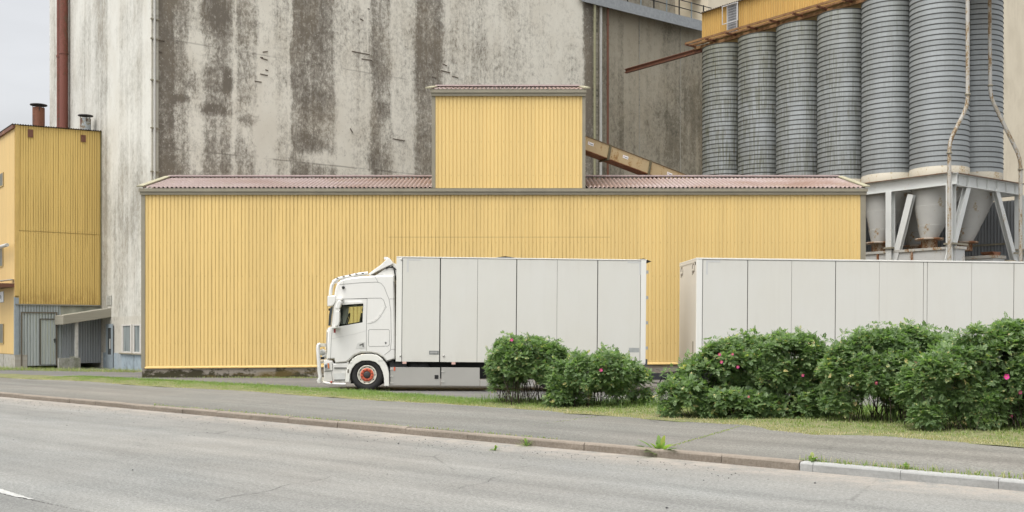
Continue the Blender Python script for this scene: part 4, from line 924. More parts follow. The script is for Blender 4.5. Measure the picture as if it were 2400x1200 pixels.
cut = MB().prism(inner, 1, .07, CWD-.07).build('cut', WH)
cut2 = MB().prism(wpoly, 1, -.2, CWD+.2).build('cut', WH)
cut3 = MB().prism([(p[0] + (.25 if k in (1, 2) else 0), p[1]) for k, p in enumerate(wsc)], 1, .16, CWD-.16).build('cut', WH)
for c_ in (cut, cut2, cut3):
    c_.matrix_world = T.m; m_ = cab.modifiers.new('b', 'BOOLEAN'); m_.operation = 'DIFFERENCE'; m_.object = c_; m_.solver = 'EXACT'
bpy.context.view_layer.update(); bake(cab)
for c_ in (cut, cut2, cut3): bpy.data.objects.remove(c_)
bpy.context.view_layer.update()
try: cab.data.set_sharp_from_angle(angle=R(32))
except Exception: pass
GL = Mt('tinted_glass', .02, 0, .5); GL.b.inputs['Transmission Weight'].default_value = 1; GL.b.inputs['IOR'].default_value = 1.02; glm = GL.out((.80,.86,.78))
sgl = MB().prism(wpoly, 1, .03, .036).build('side_window', glm, cab); MB().prism(wpoly, 1, CWD-.036, CWD-.03).build('side_window', glm, cab)
wf0, wf1 = s2(768.5, 764), s2(775.5, 719)
MB().add([(wf0[0]+.06*abs(y-1.25)**2, y, wf0[1]) for y in np.linspace(.12, 2.38, 9)] + [(wf1[0]+.06*abs(y-1.25)**2, y, wf1[1]) for y in np.linspace(.12, 2.38, 9)], [(i, i+1, i+10, i+9) for i in range(8)], True).build('windscreen', glm, cab)
blk = M['dark']
WT = MB().prism([s2(*p) for p in ((792,766.5),(799,713.5),(852.5,711),(850.6,756.6))], 1, .045, .07, [[s2(*p) for p in ((797,762),(803,718),(850,714.5),(848.4,753))]]).build('window_seal', blk, cab)
# inside: dashboard, seats, wheel, curtain rails
dashc = plain('cab_interior', (.035,.035,.037), .7)
p0, p1 = s2(771, 768), s2(795, 758)
MB().box(p0[0]+.08, p1[0]+.12, .2, 2.3, p0[1]-.35, p0[1]+.12).build('dashboard', dashc, cab)
MB().box(p0[0]+.12, s2(924,0)[0]-.12, .1, 2.4, p0[1]-.8, p0[1]-.7).build('cab_floor', dashc, cab)
seatm = plain('seat_grey', (.11,.105,.095), .85)
for y in (.45, 1.55):
    x0 = s2(835, 0)[0]; b = MB(); zc_ = s2(835,765)[1]
    b.box(x0-.35, x0+.2, y, y+.52, zc_-.45, zc_-.25).bar((x0+.12, y+.26, zc_-.3), (x0+.24, y+.26, zc_+.42), .5, .13, (1,0,0)).bar((x0+.24, y+.26, zc_+.46), (x0+.28, y+.26, zc_+.66), .28, .10, (1,0,0))
    b.build('seat', seatm, cab, bev=.03)
swx, swz = s2(808, 752)
ring = [(swx + .06*math.cos(a_)*1.2, .75+.24*math.sin(a_), swz + .24*math.cos(a_)) for a_ in np.linspace(0, 2*math.pi, 20)]
MB().tube(ring, .018, 6, False).build('steering_wheel', dashc, cab)
MB().box(s2(806,0)[0], s2(809,0)[0], .05, .1, s2(0,757)[1], s2(0,716)[1]).build('pillar', dashc, cab)
MB().prism([s2(*p) for p in ((769.3,763.5),(771,738),(774.5,720),(780,719),(777,742),(774.8,763.5))], 1, -.012, .05).build('windscreen_edge', plain('dark_glass', (.035,.042,.042), .1, 0, .1), cab)
# visor over the windscreen
vz = [s2(*p) for p in ((767.5,693),(787,692),(787,706),(783,714),(777,718),(767,718))]
MB().prism(vz, 1, -.02, CWD+.02).build('sun_visor', WH, cab, bev=.03, seg=3)
# seams of the doors and panels: narrow grooves seen as dark lines
gro = plain('shadow_gap', (.14,.14,.13), .9)
def seam(pts, wid=.012, y=-.004, nm='seam', mt=None):
    P = [s2(*p) for p in pts]; b = MB()
    for a_, c_ in zip(P, P[1:]): b.bar((a_[0], y+.012, a_[1]), (c_[0], y+.012, c_[1]), .022, wid, (0,1,0) if False else (0,0,1)) if abs(a_[0]-c_[0]) > abs(a_[1]-c_[1]) else b.box(min(a_[0], c_[0])-wid/2, max(a_[0], c_[0])+wid/2, y, y+.02, min(a_[1], c_[1]), max(a_[1], c_[1]))
    return b.build(nm, mt or gro, cab)
def line(pts, wid=.010, y=-.004, nm='seam', mt=None, par=None):
    b = MB(); P = [s2(*p) for p in pts]
    for a_, c_ in zip(P, P[1:]):
        d = Vector((c_[0]-a_[0], c_[1]-a_[1])); 
        if d.length < 1e-5: continue
        nn_ = Vector((-d.y, d.x)).normalized()*wid/2; d = d.normalized()*wid*.3
        q = [(a_[0]-d.x+nn_.x, a_[1]-d.y+nn_.y), (c_[0]+d.x+nn_.x, c_[1]+d.y+nn_.y), (c_[0]+d.x-nn_.x, c_[1]+d.y-nn_.y), (a_[0]-d.x-nn_.x, a_[1]-d.y-nn_.y)]
        b.add([(u_, y, v_) for u_, v_ in q] + [(u_, y+.012, v_) for u_, v_ in q], [(0,1,2,3),(0,4,5,1),(1,5,6,2),(2,6,7,3),(3,7,4,0)])
    return b.build(nm, mt or gro, par or cab)
line([(775,842),(775.5,815),(777,790),(779,768)])
line([(858.5,822),(858.8,760),(860.5,700),(786,701)])
line([(795,701),(860,699),(893,698.5),(899,703),(905,721)])
line([(796,667),(845,662.5),(884,661),(893,664),(900,672),(912,702),(916,730),(917,800),(915,821),(901,832)])
line([(877,645.5),(886,661)], .008); line([(913,700.5),(926,700.5)], .008); line([(917,819),(926,818.5)], .008)
line([(864,774),(867,772),(910,772),(913,775),(912.5,808),(909,811),(866,812),(863.5,809),(864,774)], .009)
line([(776,794),(830,783),(858,775)], .007, mt=plain('crease', (.5,.5,.47), .6))
# scalloped quarter panel
line([(862,756),(872,754),(881,750),(890,740),(901,720),(899,711)], .05, -.012, 'side_rib', WH)
# door handle recess and emblem
hd = MB().prism([s2(*p) for p in ((837,806),(840,803),(855,801),(855,816),(834,817))], 1, -.010, .004).build('door_handle', plain('handle_recess', (.58,.575,.54), .5), cab)
MB().prism([s2(*p) for p in ((842,808),(852,804),(852.5,813),(850,813),(849.5,807),(843,810)) ], 1, -.022, -.011).build('grip', plain('grip_dark', (.10,.10,.09), .5), hd)
em = [(-.5,.5),(-.42,.1),(-.25,-.15),(0,-.5),(.25,-.15),(.42,.1),(.5,.5),(.28,.15),(.14,.0),(.16,.42),(.0,.5),(-.16,.42),(-.14,.0),(-.28,.15)]
ex_, ez_ = s2(904, 804); MB().prism([(ex_+.065*a_, ez_+.075*c_) for a_, c_ in em], 1, -.008, .0).build('emblem', plain('emblem_dark', (.06,.06,.06), .4), cab)
# wind deflector above the window, mirrors
MB().prism([s2(*p) for p in ((803,709),(806,707),(848,706),(851.5,711.5),(803.5,715))], 1, -.05, .0).build('window_deflector', WH, cab, bev=.012)
mir = MB().prism([s2(*p) for p in ((794.5,705),(802,704.5),(805,709),(799.5,724.5),(790,725),(789.5,722))], 1, -.42, -.16).build('mirror', WH, cab, bev=.03, seg=3)
MB().prism([s2(*p) for p in ((789,729.5),(799,729),(800,735),(799.5,755),(797,762),(792,766),(788.5,765))], 1, -.45, -.16).build('mirror', WH, cab, bev=.035, seg=3)
b = MB(); p = s2(798, 702); b.box(p[0]-.09, p[0]+.09, -.30, .02, p[1]-.02, p[1]+.045); p = s2(790, 768); b.box(p[0]-.13, p[0]+.1, -.30, .02, p[1]-.02, p[1]+.03); b.build('mirror_arm', WH, cab, bev=.012)
p = s2(786, 772.5); MB().box(p[0]-.03, p[0]+.03, -.2, -.14, p[1]-.1, p[1]+.02).build('marker_lamp', plain('marker_red', (.25,.03,.025), .3), cab)
p = s2(769.5, 724); MB().box(p[0]-.05, p[0]+.03, .4, .55, p[1]-.05, p[1]+.03).build('front_mirror', blk, cab, bev=.02)
# whip aerial with a ball
p = s2(805, 674); MB().lathe([(.0,-.05),(.035,-.035),(.048,0),(.035,.035),(0,.05)], 14, (p[0], -.03, p[1]), 'y').build('aerial_ball', blk, cab)
MB().tube([(p[0], -.03, p[1]), (p[0]+.005, -.03, s2(0,636)[1])], .006, 5).build('aerial', M['light_pipe'], cab)
# roof lamp bar
path = [s2(*p) for p in ((773.5,691),(774.5,680),(777,668),(783,658.5),(792,653),(806,650),(826,645.5),(845,641.8),(862,640))]
for y in (.10, CWD-.10): 
    lb = MB().tube([(x, y, z) for x, z in path], .055, 10).build('roof_bar', WH, TK)
    for q in ((790.5,651.5),(805,648),(820,644.5),(835,642),(850,640.8)):
        p = s2(*q); MB().box(p[0]-.035, p[0]+.035, y-.062, y-.045, p[1]-.014, p[1]+.014).build('lamp', blk, lb)
p, q = path[3], path[-1]; MB().tube([(p[0]-.03, .1, p[1]), (p[0]-.08, 1.25, p[1]+.02), (p[0]-.03, CWD-.1, p[1])], .05, 10).build('roof_bar', WH, TK)
# air deflector on the roof
dp = [s2(*p) for p in ((861,642),(874,631.5),(891,619.5),(904,607),(911,602.5),(921,617),(905,624),(888,632),(866,644))]
MB().prism(dp, 1, .22, CWD-.22).build('air_deflector', WH, TK, bev=.02)
dp = [s2(*p) for p in ((877,645.5),(904,627),(921,616.5),(926,616),(931,624),(931,645.5))]
MB().prism(dp, 1, .30, .36).build('deflector_side', WH, TK); MB().prism(dp, 1, CWD-.36, CWD-.30).build('deflector_side', WH, TK)
p = s2(903, 606); MB().box(p[0]-.06, p[0]+.06, .3, .55, p[1], p[1]+.07).build('roof_lamp', plain('lamp_white', (.75,.75,.74), .3), TK)
for pts in (((902,629),(910,624.5),(921,626),(929,632),(932,645),(930,655)), ((917,621.5),(922,628),(925,645),(927,655),(931,658))):
    MB().tube([(s2(*p)[0], .26, s2(*p)[1]) for p in pts], .022, 6).build('hose', blk, TK)
# dirty gap between cab and box
b = MB(); x0, x1_ = s2(927,0)[0], s2(934.5,0)[0]
b.box(x0+.01, x1_-.01, .32, CWD-.3, s2(0,848)[1], s2(0,655)[1]); b.build('cab_back_wall', m_concrete('road_dirt', (.30,.26,.20), (.05,.045,.04), 2, None, 4, .45, fine=.6), TK)
MB().box(x0+.0, x0+.02, .02, .3, s2(0,846)[1], s2(0,650)[1]).build('rubber_edge', blk, TK)
# lower cab: bumper, corner, steps, wheel arch
low = [s2(*p) for p in ((758.5,844.5),(778.5,844.5),(781,852),(812,851),(817,846),(817,880),(812,884),(811.5,896),(758,896)) ]
MB().prism(low, 1, .03, CWD-.03).build('bumper', WH, TK, bev=.03)
for q in (((783,861),(812,861),(812,864),(783,864)), ((783,889.5),(809,889),(809,891.5),(783,892))): MB().prism([s2(*p) for p in q], 1, .005, .028).build('step', gro, TK)
MB().prism([s2(*p) for p in ((781.5,875.5),(809,874),(809,889),(784,890))], 1, .008, .028).build('step_plate', plain('step_grey', (.55,.55,.52), .6), TK)
line([(779,853),(779,868),(776,870),(758,871)], .010, .022, par=TK); line([(776,871),(780,896)], .008, .022, par=TK)
MB().prism([s2(*p) for p in ((759,855),(768,848),(778,847),(779,868),(760,869))], 1, -.005, .02).build('corner_panel', WH, TK, bev=.012)
hl = MB().prism([s2(*p) for p in ((760.5,853.5),(768,850.5),(772,851),(772.5,864),(761,865.5))], 1, -.03, .3).build('headlight', plain('lamp_glass', (.30,.32,.33), .15), TK, bev=.01)
MB().prism([s2(*p) for p in ((767.5,851.5),(771,850.8),(772.3,863),(769,863.5))], 1, -.036, -.031).build('indicator', plain('amber', (.55,.17,.05), .3), hl)
MB().prism([s2(*p) for p in ((762,856),(766,855),(766,862),(762.5,862.5))], 1, -.036, -.031).build('lens', plain('lens_dark', (.08,.085,.09), .15), hl)
arch_o = [(809,896),(812,868),(817,855),(826,841),(838,833.5),(850,830),(870,829.5),(884,832),(894,839),(903,850),(909,862),(912,876),(912,905),(901,905),(900,886),(897,872),(890,857),(880,848.5),(866,845),(848,845.5),(834,853),(825,864),(820.5,878),(819,896)]
MB().prism([s2(*p) for p in arch_o], 1, -.035, .30).build('wheel_arch', plain('arch_white', (.70,.69,.63), .45, 0, .06, 2), TK, bev=.02)
MB().prism([s2(*p) for p in arch_o], 1, CWD-.30, CWD+.03).build('wheel_arch', WH, TK, bev=.02)
line([(812,851.5),(826,850)], .008, -.04, par=TK); line([(886,846),(902,845.5)], .008, -.04, par=TK)
p = s2(816.5, 869); MB().box(p[0]-.02, p[0]+.02, -.045, -.036, p[1]-.06, p[1]+.05).build('marker_lamp', plain('smoked', (.10,.08,.06), .3), TK)
wb_ = [s2(*p) for p in ((819,900),(822,872),(835,852),(850,846),(868,846),(882,851),(893,865),(898,885),(899,900))]
MB().prism(wb_, 1, .34, CWD-.34).build('wheel_well', plain('well_black', (.01,.01,.01), .9), TK)
# bull bar and the low tube
bp = [s2(*p) for p in ((749.5,806),(745,808),(744,816),(745.5,840),(747,870),(750,884),(746,893),(748,898))]
for y in (.12, CWD-.12): MB().tube([(x, y, z) for x, z in bp], [.05,.055,.06,.06,.06,.06,.07,.06], 10).build('bull_bar', WH, TK)
b = MB()
for q in (810, 850, 893): p = s2(746, q); b.tube([(p[0], .12, p[1]), (p[0]-.06, 1.25, p[1]), (p[0], CWD-.12, p[1])], .055, 10)
b.build('bull_bar', WH, TK)
b = MB()
for q in (808, 890): p = s2(747, q); r_ = s2(758, q); b.bar((p[0], .14, p[1]), (r_[0]+.05, .14, p[1]), .08, .09)
b.build('bar_bracket', plain('bracket_cream', (.60,.57,.48), .6, 0, .15), TK)
for q in (826, 835):
    p = s2(751.5, q); MB().lathe([(.0,-.06),(.09,-.05),(.11,0.02),(.06,.1),(0,.11)], 18, (p[0], .35+(q-826)*.05, p[1]), 'x').build('spot_lamp', plain('lamp_shell', (.62,.62,.6), .3), TK)
p = s2(754.5, 839); MB().box(p[0]-.05, p[0]+.05, .1, .2, p[1]-.05, p[1]+.03).build('lamp_bracket', blk, TK)
t0, t1 = s2(758, 896.5), s2(811, 900.5)
MB().tube([(t0[0]-.02, .3, t0[1]+.01), (t0[0], .06, t0[1]), (t0[0]+.2, -.02, t1[1]+.01), (t1[0], -.02, t1[1])], .045, 10).build('low_tube', WH, TK)
p = s2(777, 895); MB().lathe([(.0,-.03),(.035,-.03),(.035,.0)], 14, (p[0], -.04, p[1]), 'y').build('marker_lamp', plain('marker_orange', (.45,.09,.05), .3), TK)
# wheels
tyre_m = plain('tyre_rubber', (.028,.027,.026), .85, 0, .25, 5); rim_m = plain('rim_cream', (.62,.59,.50), .5, 0, .12, 8); org = plain('hub_orange', (.60,.115,.055), .45, 0, .1); hubm = plain('hub_dark', (.045,.042,.04), .6); dirtrim = plain('rim_dark', (.10,.095,.09), .7)
def wheel(par, x, z0, y, r=.5, front=True):
    c = (x, y, z0 + r)
    t = MB().lathe([(.30,.05),(.33,.0),(.42,-.012),(r-.035,.015),(r-.006,.05),(r,.09),(r,.25),(r-.02,.29),(.35,.31),(.30,.29)], 48, c, 'y').build('tyre', tyre_m, par)
    if front:
        MB().lathe([(.300,.035),(.296,.0),(.270,-.005),(.258,.02),(.235,.035),(.215,.02),(.20,.012)], 40, c, 'y').build('rim', rim_m, t)
        MB().lathe([(.208,.005),(.20,-.008),(.12,-.012),(.115,.0)], 40, c, 'y').build('hub_ring', org, t)
        MB().lathe([(.0,-.05),(.06,-.05),(.095,-.035),(.112,-.01)], 28, c, 'y').build('hub', hubm, t)
        for k in range(10):
            an = 2*math.pi*(k+.5)/10; MB().lathe([(.0,-.045),(.014,-.045),(.018,-.03),(.018,-.012)], 8, (c[0]+.163*math.cos(an), c[1], c[2]+.163*math.sin(an)), 'y').build('wheel_nut', hubm, t)
        for k in range(10):
            an = 2*math.pi*k/10; d = Vector((-math.sin(an), 0, math.cos(an)))*.022; q = Vector((c[0]+.246*math.cos(an), c[1]+.018, c[2]+.246*math.sin(an)))
            MB().bar(q-d, q+d, .016, .022, (0,1,0)).build('slot', blk, t)
    else:
        MB().lathe([(.30,.04),(.27,.02),(.25,.12),(.12,.15),(.11,.02),(.0,.0)], 32, c, 'y').build('rim', dirtrim, t)
    return t
FX = s2(860, 880)[0]
wheel(TK, FX, 0, .02); wheel(TK, FX, 0, CWD-.33, front=False)
for px in (1300, 1398):
    x = s2(px, 880)[0]; wheel(TK, x, 0, .04, front=False); wheel(TK, x, 0, CWD-.35, front=False)
MB().box(s2(912,0)[0], s2(1260,0)[0], .45, 2.1, .38, .85).build('underside_shade_box', M['dark'], TK)  # box added below the chassis to deepen the shade on the ground
b = MB(); xa, xb = FX, s2(1515,0)[0]
for y in (.82, 1.6): b.box(s2(905,0)[0], xb, y, y+.08, .72, 1.0)
b.box(s2(905,0)[0], s2(1512,0)[0], .25, 2.25, .86, .98); b.build('chassis', M['dark'], TK)
for px in (860, 1300, 1398): x = s2(px,880)[0]; MB().tube([(x, .3, .5), (x, 2.2, .5)], .09, 10).build('axle', M['dark'], TK)
b = MB().lathe([(.0,0),(.2,.02),(.22,.06),(.22,.6)], 16, (s2(976,0)[0], .35, .70), 'y').lathe([(.0,0),(.2,.02),(.22,.06),(.22,.6)], 16, (s2(998,0)[0], .35, .70), 'y'); 
for px in (976, 998): MB().lathe([(.0,0),(.16,.02),(.2,.06),(.2,.6)], 18, (s2(px,0)[0], .3, .72), 'y').build('air_tank', plain('tank_grey', (.05,.05,.052), .5), TK)
MB().box(s2(919,0)[0], s2(960,0)[0], .2, 1.0, .45, .92).build('battery_box', plain('box_grey', (.06,.062,.065), .6), TK, bev=.03)
# grey side skirts
skm = plain('skirt_grey', (.345,.335,.305), .45, 0, .05, 1)
def skirt(x0, x1_, t0_, t1_, b0_, b1_, nm='side_skirt'):
    return MB().prism([s2(x0,b0_), s2(x1_,b1_), s2(x1_,t1_), s2(x0,t0_)], 1, .03, .06).build(nm, skm, TK, bev=.008)
k1 = skirt(914.5, 1031.5, 860.5, 861.5, 903, 904); k2 = skirt(1034.5, 1124.5, 861, 861.8, 904, 904.8); skirt(1126, 1250, 891, 892, 905, 906)
for px, par, ys_ in ((914, k1, (865, 881.5, 897)), (1034, k2, (870.5, 894))):
    for q in ys_: p = s2(px, q); MB().box(p[0], p[0]+.10, .015, .029, p[1]-.018, p[1]+.014).build('hinge', M['light_pipe'], par)
p = s2(1023, 883.5); MB().box(p[0]-.06, p[0]+.06, .02, .029, p[1]-.06, p[1]+.06).build('latch', blk, k1, bev=.012)
p = s2(924.5, 864.5); MB().box(p[0]-.025, p[0]+.025, .018, .029, p[1]-.055, p[1]+.055).build('reflector', org, k1)
for px in (948, 1063): p = s2(px, 847+ (px-948)*.012); MB().box(p[0]-.06, p[0]+.06, .0, .04, p[1]-.075, p[1]-.005).build('side_marker', plain('marker_pale', (.62,.40,.34), .3), TK)
MB().box(s2(912,0)[0], s2(914,0)[0], .05, .2, .12, .3).build('mud_flap', blk, TK)

# ------------------------------------------------------------------ box bodies (lorry and trailer share the same building kit)
pan_m = m_vehicle('panel_white', (.595,.588,.54), .32); warm = m_vehicle('post_white', (.70,.695,.65), .4); tape = plain('reflective_tape', (.52,.52,.50), .3, 0, .05)
tape2 = plain('tape_grey', (.33,.345,.33), .4)
def seams_to_doors(root, edges, top, bot, gaps, depth=.03):
    outp = []
    for (a_, c_), (ga, gc) in zip(zip(edges, edges[1:]), gaps):
        x0, x1_ = a_ + ga, c_ - gc
        outp.append(MB().prism([(x0, bot(x0)), (x1_, bot(x1_)), (x1_, top(x1_)), (x0, top(x0))], 1, .0, depth).build('side_door', pan_m, root, bev=.004, seg=1))
    return outp
def lin(p0, p1): return lambda x: p0[1] + (p1[1]-p0[1])*(x-p0[0])/(p1[0]-p0[0])
# lorry box
tp, bt = lin(s2(935,601), s2(1520,608.5)), lin(s2(935,847.5), s2(1520,852.5))
bxa, bxb = s2(934.5,0)[0], s2(1520,0)[0]; CW2 = 2.58; rb_ = .06
core_m = plain('box_core_dark', (.03,.03,.028), .8)
MB().prism([(bxa+.02, bt(bxa)+.02), (bxb-.02, bt(bxb)+.02), (bxb-.02, tp(bxb)-.03), (bxa+.02, tp(bxa)-.03)], 1, .032, CW2).build('box_frame', core_m, TK)
MB().prism([(bxa, tp(bxa)-.035), (bxb, tp(bxb)-.035), (bxb+.03, tp(bxb)+.0), (bxa, tp(bxa)+.0)], 1, -.012, CW2+.01).build('roof_edge', warm, TK, bev=.008)
MB().box(bxa, bxa+.018, .0, CW2, bt(bxa), tp(bxa)-.036).build('front_wall', pan_m, TK)
ed = [s2(p,0)[0] for p in (948.5,1037.5,1125,1216.5,1311.5,1406.5,1507)]
gp_ = [(.008,.016),(.016,.004),(.004,.013),(.013,.004),(.004,.013),(.013,.006)]
drs = seams_to_doors(TK, ed, lambda x: tp(x)-.045, lambda x: bt(x), gp_)
for x0, x1_ in ((bxa+.002, ed[0]-.006), (ed[-1]+.008, bxb)): MB().prism([(x0,bt(x0)),(x1_,bt(x1_)),(x1_,tp(x1_)-.038),(x0,tp(x0)-.038)], 1, -.012, .0318).build('corner_post', warm, TK, bev=.01)
for px, sg, ci in ((954, 1, 0), (1502, -1, 5)):
    p = s2(px, 606+ (px-954)*.012); MB().box(min(p[0], p[0]+sg*.42), max(p[0], p[0]+sg*.42), -.003, .0, p[1]-.055, p[1]).box(min(p[0], p[0]+sg*.055), max(p[0], p[0]+sg*.055), -.003, .0, p[1]-.42, p[1]-.0551).build('reflective_strip', tape, drs[ci])
def lock(par, px, py, wd=.30, hg=.12):
    p = s2(px, py); l_ = MB().box(p[0]-wd/2, p[0]+wd/2, -.006, -.0, p[1]-hg/2, p[1]+hg/2).build('lock_case', plain('lock_grey', (.20,.205,.20), .5), par, bev=.004, seg=1)
    MB().box(p[0]-wd*.38, p[0]+wd*.36, -.012, -.007, p[1]-hg*.22, p[1]+hg*.26).build('handle', plain('lock_steel', (.42,.42,.40), .35, .5), l_)
lock(drs[0], 1017, 826.5); lock(drs[4], 1421, 829)
p = s2(1486, 820.5); MB().box(p[0]-.16, p[0]+.16, -.003, .0, p[1]-.07, p[1]+.07).build('plate', tape2, drs[5])
for px, py in ((941,608),(938.5,834),(1040,833.5)): p = s2(px, py); MB().lathe([(.0,-.02),(.03,-.018),(.035,.0)], 10, (p[0], -.012, p[1]), 'y').build('bolt', M['light_pipe'], TK)
for px, q in ((1185,598.5),(1510,604)): p = s2(px, q); MB().prism([(p[0]-.5,p[1]-.1),(p[0]+.25 if px>1400 else p[0]+.6,p[1]-.11),(p[0],p[1]-.015)], 1, .1, CW2-.1).build('roof_seal', blk, TK)
for q in (637, 697, 756, 815):
    p = s2(1521, q); MB().box(bxb, bxb+.07, -.01, .08, p[1]-.055, p[1]+.04).build('rear_hinge', plain('hinge_steel', (.38,.38,.37), .4, .3), TK)
MB().box(bxb-.02, bxb+.06, -.0, .12, bt(bxb)-.07, bt(bxb)+.14).build('bumper_stop', plain('rubber_grey', (.06,.065,.07), .7), TK)
MB().box(bxb-.28, bxb-.02, .0, CW2, bt(bxb)-.03, bt(bxb)+.019).build('rear_sill', warm, TK)
MB().box(s2(1488,0)[0], s2(1500,0)[0], .1, CW2-.1, .75, bt(bxb)).build('rear_bracket', blk, TK)

# trailer
TR = thing('box_trailer', T, 'long white box trailer coupled behind the lorry, half hidden by the rose bushes', 'trailer')
bpy.context.view_layer.update()
tp2, bt2 = lin(s2(1637,604), s2(2400,613.2)), lin(s2(1637,858.5), s2(2400,862))
ta, tb = s2(1637.5,0)[0], s2(2560,0)[0]
tfm = plain('trailer_front', (.70,.66,.585), .4, 0, .04, 1)
MB().prism([(ta+.02, bt2(ta)+.02), (tb-.02, bt2(tb)+.02), (tb-.02, tp2(tb)-.03), (ta+.02, tp2(ta)-.03)], 1, .032, CW2-.0).build('box_frame', core_m, TR)
fw = MB().box(ta, ta+.018, .0, CW2, bt2(ta), tp2(ta)-.05).build('front_wall', tfm, TR)
MB().box(ta-.02, ta-.001, .0, CW2, bt2(ta), bt2(ta)+.17).build('bottom_rail', tfm, fw)
MB().box(ta-.012, ta-.001, .02, CW2, tp2(ta)-.13, tp2(ta)-.051).build('top_rail', tfm, fw)
MB().prism([(ta-.01, tp2(ta)-.05), (tb, tp2(tb)-.05), (tb, tp2(tb)+.0), (ta-.01, tp2(ta)+.0)], 1, -.014, CW2+.01).build('roof_edge', warm, TR, bev=.01)
ed = [s2(p,0)[0] for p in (1652.5,1758,1861,1964,2066.5,2170,2179,2283,2382,2480)] + [tb-.2]
gp_ = [(.008,.012),(.012,.005),(.005,.012),(.012,.004),(.004,.008),(.008,.008),(.008,.005),(.005,.010),(.010,.005),(.005,.008)]
dr2 = seams_to_doors(TR, ed, lambda x: tp2(x)-.062, lambda x: bt2(x), gp_)
MB().prism([(ta+.002,bt2(ta)),(ed[0]-.008,bt2(ed[0])),(ed[0]-.008,tp2(ed[0])-.053),(ta+.002,tp2(ta)-.053)], 1, -.014, .0318).build('corner_post', warm, TR, bev=.02)
MB().box(tb-.19, tb, -.014, .0318, bt2(tb), tp2(tb)-.06).build('corner_post', warm, TR)
p = s2(1655, 610); MB().box(p[0], p[0]+.45, -.003, .0, p[1]-.06, p[1]).box(p[0], p[0]+.06, -.003, .0, p[1]-.45, p[1]-.0601).build('reflective_strip', tape, dr2[0])
p = s2(1637, 604); MB().box(ta-.014, ta-.0, .12, .16, p[1]-.22, p[1]-.09).build('lamp_slot', blk, TR)
for y0 in (.42, 2.2):
    ink = plain('logo_ink', (.20,.16,.11), .6); zc_ = tp2(ta)-.30
    arc = [(ta-.006, y0+.16*math.cos(a_), zc_+.13*math.sin(a_)) for a_ in np.linspace(R(-10), R(200), 14)]
    MB().tube(arc, .010, 5).build('logo', ink, fw)
    text_mesh('lettering', 'Ekeri', .19, ink, fw, (ta-.004, y0, zc_-.17), (R(90), R(-14), R(-90)))
MB().box(ta-.012, ta-.001, .34, .46, bt2(ta)+.4, bt2(ta)+.78).build('document_tube', plain('tube_brown', (.30,.26,.20), .6), fw)
MB().box(ta-.008, ta-.001, .20, .42, bt2(ta)+.27, bt2(ta)+.36).build('plate', tape2, fw); MB().box(ta-.008, ta-.001, .18, .26, bt2(ta)+.17, bt2(ta)+.27).build('sticker', plain('sticker_amber', (.6,.42,.10), .5), fw)
b = MB()
for y in (.8, 1.6): b.box(ta+.3, tb, y, y+.09, .7, 1.05)
b.build('chassis', M['dark'], TR)
MB().box(ta+.1, ta+.5, .5, 2.0, .5, bt2(ta)).build('turntable', M['dark'], TR)
for px in (1735, 1835, 2440, 2540):
    x = s2(px, 880)[0]; wheel(TR, x, -.02, .06, front=False); wheel(TR, x, -.02, CW2-.36, front=False); MB().tube([(x, .3, .48), (x, 2.3, .48)], .08, 10).build('axle', M['dark'], TR)
bar_m = plain('drawbar_grey', (.045,.047,.055), .5)
p, q = s2(1490, 882, .9), s2(1735, 883, .9)
MB().box(p[0], q[0], .95, 1.25, q[1]-.10, q[1]+.10).build('drawbar', bar_m, TR)
b = MB(); 
for pts in (((1520,884),(1530,897),(1545,898),(1552,884)), ((1560,874),(1580,872),(1602,867),(1640,862)), ((1556,884),(1566,894),(1590,905))): b.tube([(s2(*p, .9)[0], .9, s2(*p, .9)[1]) for p in pts], .022, 6)
b.build('air_hose', M['dark'], TR)
MB().bar((s2(1558,877,.9)[0], .93, s2(1558,877,.9)[1]), (s2(1578,873,.9)[0], .93, s2(1578,873,.9)[1]), .08, .05).build('coupling', plain('coupling_green', (.05,.055,.05), .5), TR)

